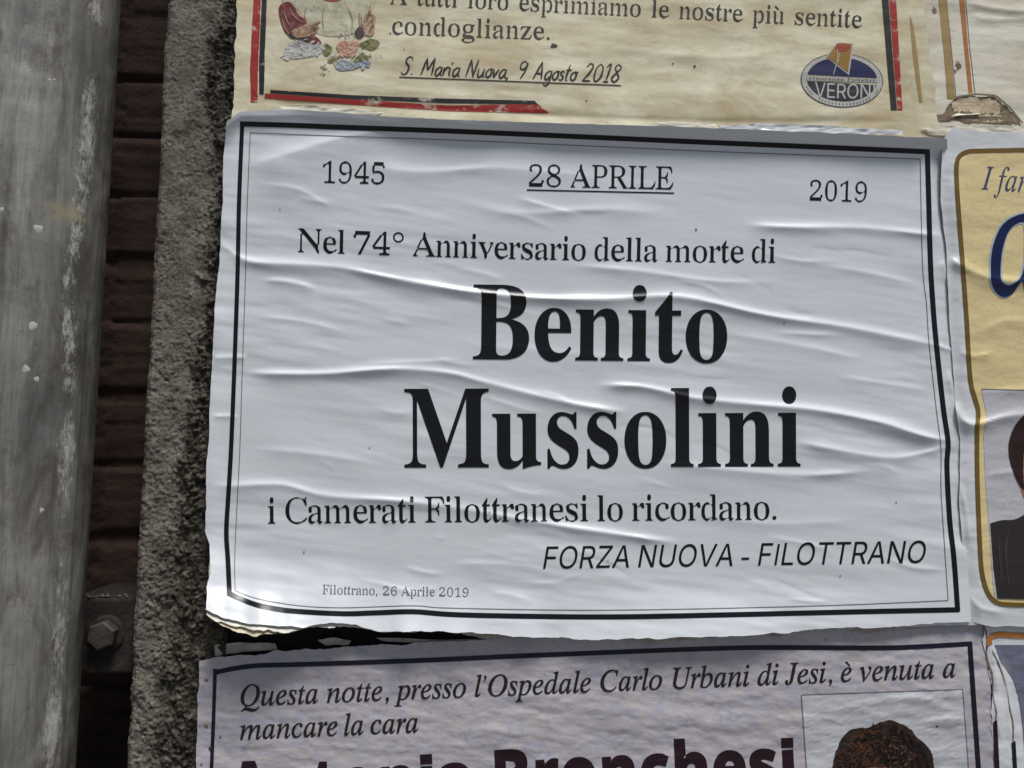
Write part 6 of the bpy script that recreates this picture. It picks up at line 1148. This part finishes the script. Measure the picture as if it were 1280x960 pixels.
# ------------------------------------------------------------------ yellow poster on the right
def right_poster():
    d0 = 0.0150
    root = thing('mourning_poster', 'white poster with a yellow rounded panel, big blue script letter and portrait', 'poster', base_at(1300, 770, d0), 'mourning posters on the board')
    cr = [([(1186, 322), (1215, 338), (1250, 350), (1320, 352)], 0.0034, 8, 9, .1), ([(1197, 435), (1215, 445), (1245, 440)], 0.0014, 6, 8, .3),
          ([(1188, 500), (1204, 524), (1222, 530), (1260, 520), (1330, 512)], 0.0040, 9, 10, .1), ([(1220, 492), (1260, 488), (1320, 488)], 0.0016, 8, 9, .3),
          ([(1190, 215), (1200, 260), (1196, 300)], 0.0016, 8, 8, .3), ([(1220, 600), (1260, 590), (1330, 600)], 0.0012, 8, 9, .3), ([(1196, 590), (1208, 640), (1212, 690)], 0.0014, 6, 6, .3),
          ([(1220, 420), (1260, 400), (1330, 410)], 0.0010, 8, 9, .3), ([(1210, 740), (1226, 760), (1260, 766)], 0.0018, 8, 8, .3)]
    H0 = relief(501, 0.0012, 0.0005, cr, 140, 60)
    LE = [(1178, 176), (1176, 254), (1183, 318), (1184, 345), (1189, 435), (1193.5, 499), (1200, 548), (1199, 625), (1204, 697), (1211, 776)]
    def H(px, py):
        le = np.interp(py, [p[1] for p in LE], [p[0] for p in LE])
        return H0(px, py) - 0.0024 * (1 - smooth((px - le) / 18)) 
    S = Sheet(root, d0, H)
    G = coons([(1178, 176), (1190, 160), (1230, 164), (1600, 180)], [(1600, 180), (1640, 790)], [(1211, 776), (1240, 783), (1640, 792)], LE, 1.9, (1, 0, 1, 1), 55)
    paper('paper_sheet', S, G, M_side)
    fl = [(1212, 189), (1202, 193), (1196, 203), (1196, 235), (1203, 330), (1208, 400), (1212.5, 473), (1219, 500), (1222.5, 515), (1221, 541), (1221.5, 604), (1225, 690), (1228, 720), (1235, 742), (1246, 753), (1262, 755.5), (1300, 756.5), (1400, 759.5), (1560, 764)]
    ftop = [(1590, 198), (1280, 187.5), (1212, 189)]
    fr = ease(fl, 5)
    ink('yellow_panel', S, [list(map(tuple, fr[:-1])) + [(1560, 764), (1590, 198)]], M_yellow, .0003, (6, 2.6))
    strips('gold_frame', S, [np.vstack([resample(ftop, 60), fr[1:]])], 5.4, M_gold, .0006)
    text('text_line', S, 'I', 'I fam', (1226, 236.5), (1296, 241.5), 27, M_bluegrey, lift=.0006)
    ou = ease([(1238, 345), (1240, 310), (1252, 282), (1272, 269), (1292, 268), (1300, 280), (1302, 350), (1310, 366), (1300, 374), (1282, 366), (1277, 352), (1264, 368), (1252, 371), (1242, 362)], 6, True)
    inn = ease([(1250, 345), (1252, 315), (1260, 290), (1272, 279), (1281, 282), (1281, 320), (1276, 345), (1264, 356), (1255, 355)], 6, True)
    c = ou.mean(0); big = c + (ou - c) * [1.06, 1.035]; ci = inn.mean(0); sm = ci + (inn - ci) * [.86, .94]
    ink('script_outline', S, [big, sm], M_lightblue, .0006, (6, 2.2))
    ink('script_letter', S, [ou, inn], M_deepblue, .0009, (6, 2.2))
    ph = ink('portrait_photo', S, [[(1226, 487), (1600, 496), (1590, 756), (1243, 748), (1240, 720), (1236, 660), (1231, 600), (1229, 545), (1233, 520)]], M_photo, .0006, (6, 2.6))
    strips('photo_edge', S, [[(1600, 495), (1226, 486.5)]], 1.2, M_grey, .0008, parent=ph)
    ink('jacket', S, [list(map(tuple, ease([(1237, 654), (1252, 650), (1268, 649), (1290, 640), (1330, 640), (1400, 660)], 5))) + [(1400, 752), (1246, 748), (1241, 710)]], M_cloth, .0009, (6, 3), parent=ph)
    strips('jacket_fold', S, [ease(q, 6) for q in ([(1262, 652), (1256, 690), (1262, 745)], [(1285, 645), (1300, 690), (1290, 748)], [(1246, 668), (1250, 710), (1250, 744)])], [[.4, 3, 2, .4]] * 3, M_jfold, .0012, parent=ph)
    ink('face', S, [ease([(1272, 590), (1272, 540), (1290, 510), (1330, 505), (1350, 560), (1335, 630), (1300, 645), (1280, 625)], 6, True)], M_skin, .0009, (6, 3), parent=ph)
    ink('hair', S, [ease([(1262, 578), (1260, 555), (1266, 535), (1278, 520), (1300, 500), (1340, 498), (1356, 530), (1320, 530), (1292, 540), (1280, 560), (1278, 596), (1280, 612), (1272, 604)], 6, True)], M_hair2, .0012, (6, 3), parent=ph)
right_poster()

# ------------------------------------------------------------------ lower poster
def lower_poster():
    d0 = 0.0092
    root = thing('mourning_poster', 'lilac marbled poster with navy border, italic text and curly haired portrait', 'poster', base_at(740, 960, d0), 'mourning posters on the board')
    H0 = relief(601, 0.0013, 0.0008, [([(262, 842), (400, 832), (560, 828), (700, 818)], 0.0010, 9, 9, .2), ([(1070, 880), (1140, 872), (1200, 884)], 0.0010, 8, 8, .3),
                                      ([(1150, 905), (1190, 898), (1215, 905)], 0.0012, 6, 7, .3), ([(540, 910), (640, 915), (760, 935)], 0.0008, 8, 8, .3)], 90, 34)
    S = Sheet(root, d0, H0)
    G = coons([(249, 826), (337, 815.5), (443, 809), (600, 800), (700, 790), (900, 772), (1050, 768), (1230, 772)], [(1230, 772), (1238, 860), (1244, 960), (1258, 1300)],
              [(236, 1300), (1258, 1300)], [(249, 826), (247, 900), (245, 960), (236, 1300)], 2.3, (3, 3, 1, 2), 66)
    paper('paper_sheet', S, G, M_marble)
    strips('navy_border', S, [ease([(268, 841), (290, 836), (321, 832), (374, 830.5), (524, 825.5), (646, 820), (760, 815.5), (850, 812), (938, 809.5), (1030, 809.5), (1120, 809.5), (1215, 804.5)], 5)], 6, M_navy)
    strips('navy_border', S, [[(269, 836), (267, 900), (264.5, 960), (258, 1280)]], 4.6, M_navy)
    strips('navy_border', S, [[(1212, 803), (1217, 876), (1223, 962), (1240, 1280)]], 6.2, M_navy)
    text('text_line', S, 'I', "Questa notte, presso l'Ospedale Carlo Urbani di Jesi, è venuta a", (301, 882.5), (1194.5, 846.5), 24.5, M_itext, space=.27, fat=.010)
    text('text_line', S, 'I', 'mancare la cara', (300, 924.5), (523, 915), 24.5, M_itext, space=.2, fat=.010)
    t = text('name_line', S, 'K', 'Antonia Bronchesi', (287, 1016), (994, 984), 61, M_maroon, capu=.714, track=.03, fat=.026)
    ph = ink('portrait_photo', S, [[(1002, 868.5), (1203, 861.5), (1216, 1040), (1014, 1046)]], M_photo, .0003, (7, 3))
    strips('photo_edge', S, [[(1014, 1046), (1001.5, 868.5)], [(1001, 868.5), (1203.5, 861.5)], [(1203, 861.5), (1216, 1040)]], 1.2, M_grey, .0005, parent=ph)
    hp = ease([(1042, 980), (1041, 955), (1045, 938), (1052, 922), (1064, 912), (1074, 910), (1086, 909), (1098, 903), (1112, 900.5), (1126, 904), (1138, 912), (1146, 922), (1158, 931), (1165, 945), (1167, 962), (1162, 1000), (1100, 1010)], 8, True)
    tt = np.arange(len(hp)); cen = hp.mean(0)
    hp = cen + (hp - cen) * (1 + 0.035 * fbm(tt / 3.0, tt * 0, 9, 3))[:, None]
    ink('face', S, [ease([(1050, 985), (1062, 966), (1085, 959), (1120, 961), (1140, 975), (1140, 1010), (1100, 1040), (1062, 1015)], 5, True)], M_skin, .0009, (7, 3), parent=ph)
    ink('hair', S, [hp, ease([(1058, 990), (1062, 974), (1085, 965), (1112, 968), (1125, 978), (1128, 995), (1100, 1002)], 5, True)], M_hair, .0006, (7, 3), parent=ph)
    rng = random.Random(31)
    def locks(name, n, w, mat, l0, keep):
        """short curling strands of the printed hair"""
        V = []; Fc = []; off = 0; k = 0
        while k < n:
            c = np.array([rng.uniform(1042, 1165), rng.uniform(903, 968)])
            u = ((c[0] - 1104) / 58) ** 2 + ((c[1] - 964) / 59) ** 2
            if u > 0.93 or ((c[0] - 1092) / 32) ** 2 + ((c[1] - 988) / 20) ** 2 < 1 or not keep(c, u): continue
            a0 = math.atan2(c[1] - 960, c[0] - 1104) + math.pi / 2 + rng.uniform(-.9, .9); r = rng.uniform(3.5, 10); sw = rng.choice((-1, 1)) * rng.uniform(.8, 2.2)
            t = np.linspace(0, 1, 7); th = a0 + sw * t
            q = c + np.stack([np.cumsum(np.cos(th)), np.cumsum(np.sin(th))], -1) * r / 5
            G = strip_geo(q, [.25 * w, w, w * .8, .2 * w], 1.5, 1)
            m, nn = G.shape[:2]
            V.append(S.pts(G[..., 0], G[..., 1], l0 + 4e-6 * k).reshape(-1, 3)); Fc.append(grid_faces(m, nn) + off); off += m * nn; k += 1
        o = mesh_obj(name, np.vstack(V), np.vstack(Fc), mat, root); o.parent = ph
    lf_ = lambda c, u: rng.random() > smooth((c[0] - 1065) / 75) * .9
    locks('dark_strands', 200, 2.4, M_hairdark, .0008, lambda c, u: rng.random() < .35 + .65 * float(smooth((c[0] - 1060) / 70)))
    locks('brown_strands', 150, 1.3, M_hairbrown, .0016, lf_)
    locks('dark_strands', 80, 1.3, M_hairdark, .0021, lambda c, u: True)
    locks('fair_strands', 16, 1.0, M_hairlight, .0026, lambda c, u: u < .5 and abs(c[0] - 1125) < 20)
    for (px, py, s) in ((258, 850, 2.4), (258, 908, 2.6), (252, 955, 1.6), (1171, 908, 1.8), (1032, 800, 1.2)):
        q = np.linspace(0, 2 * math.pi, 11)[:-1]
        ink('rust_spot', S, [np.stack([px + s * np.cos(q), py + .8 * s * np.sin(q) * (1 + .3 * np.sin(2 * q))], -1)], M_pulp, .0004)
lower_poster()

# poster at the lower right, torn along its left side
def lower_right_poster():
    d0 = 0.0095
    root = thing('torn_poster', 'poster with orange rounded border and blue photo, torn down its left side', 'poster', base_at(1320, 960, d0), 'mourning posters on the board')
    H0 = relief(701, 0.0013, 0.0007, [([(1236, 790), (1246, 850), (1250, 930)], 0.0022, 5, 5, .15), ([(1240, 800), (1258, 850), (1264, 940)], 0.0012, 4, 5, .2)], 90, 60)
    S = Sheet(root, d0, H0)
    LE = [(1229, 778), (1231, 800), (1234, 830), (1238, 860), (1240, 890), (1241, 930), (1243, 960), (1258, 1300)]
    G = coons([(1229, 778), (1240, 775), (1620, 785)], [(1620, 785), (1650, 1300)], [(1258, 1300), (1650, 1300)], LE, 2.0, (1, 0, 0, 5), 77)
    paper('paper_sheet', S, G, M_side)
    ink('blue_photo', S, [list(map(tuple, ease([(1243, 806), (1252, 828), (1266, 850), (1274, 880), (1279, 920), (1282, 970), (1290, 1050)], 5))) + [(1600, 1060), (1590, 806)]], M_photob, .0004, (7, 3))
    strips('orange_border', S, [ease([(1590, 799), (1400, 796), (1280, 794.5), (1252, 793), (1240, 795), (1236, 800), (1237, 806)], 5)], 7, M_orange, .0006)
    ink('maroon_stripe', S, [[(1241, 902), (1246, 900), (1249, 960), (1256, 1040), (1250, 1040), (1243, 960)]], M_maroon, .0005)
    ink('navy_stripe', S, [[(1264, 928), (1269, 926), (1271, 960), (1276, 1040), (1270, 1040), (1266, 960)]], M_navy, .0005)
    strips('tear_line', S, [ease([(1230, 782), (1234, 800), (1233, 820), (1240, 845), (1241, 870), (1245, 890), (1243, 905)], 5), ease([(1240, 812), (1250, 835), (1258, 860), (1262, 885), (1266, 905), (1266, 930)], 5)], [[2.2, 1.6, 2.4, 1.2, 2.0], [1, 1.6, .8, 2.0, 1.4]], M_pulp, .0005, wob=1.5)
lower_right_poster()
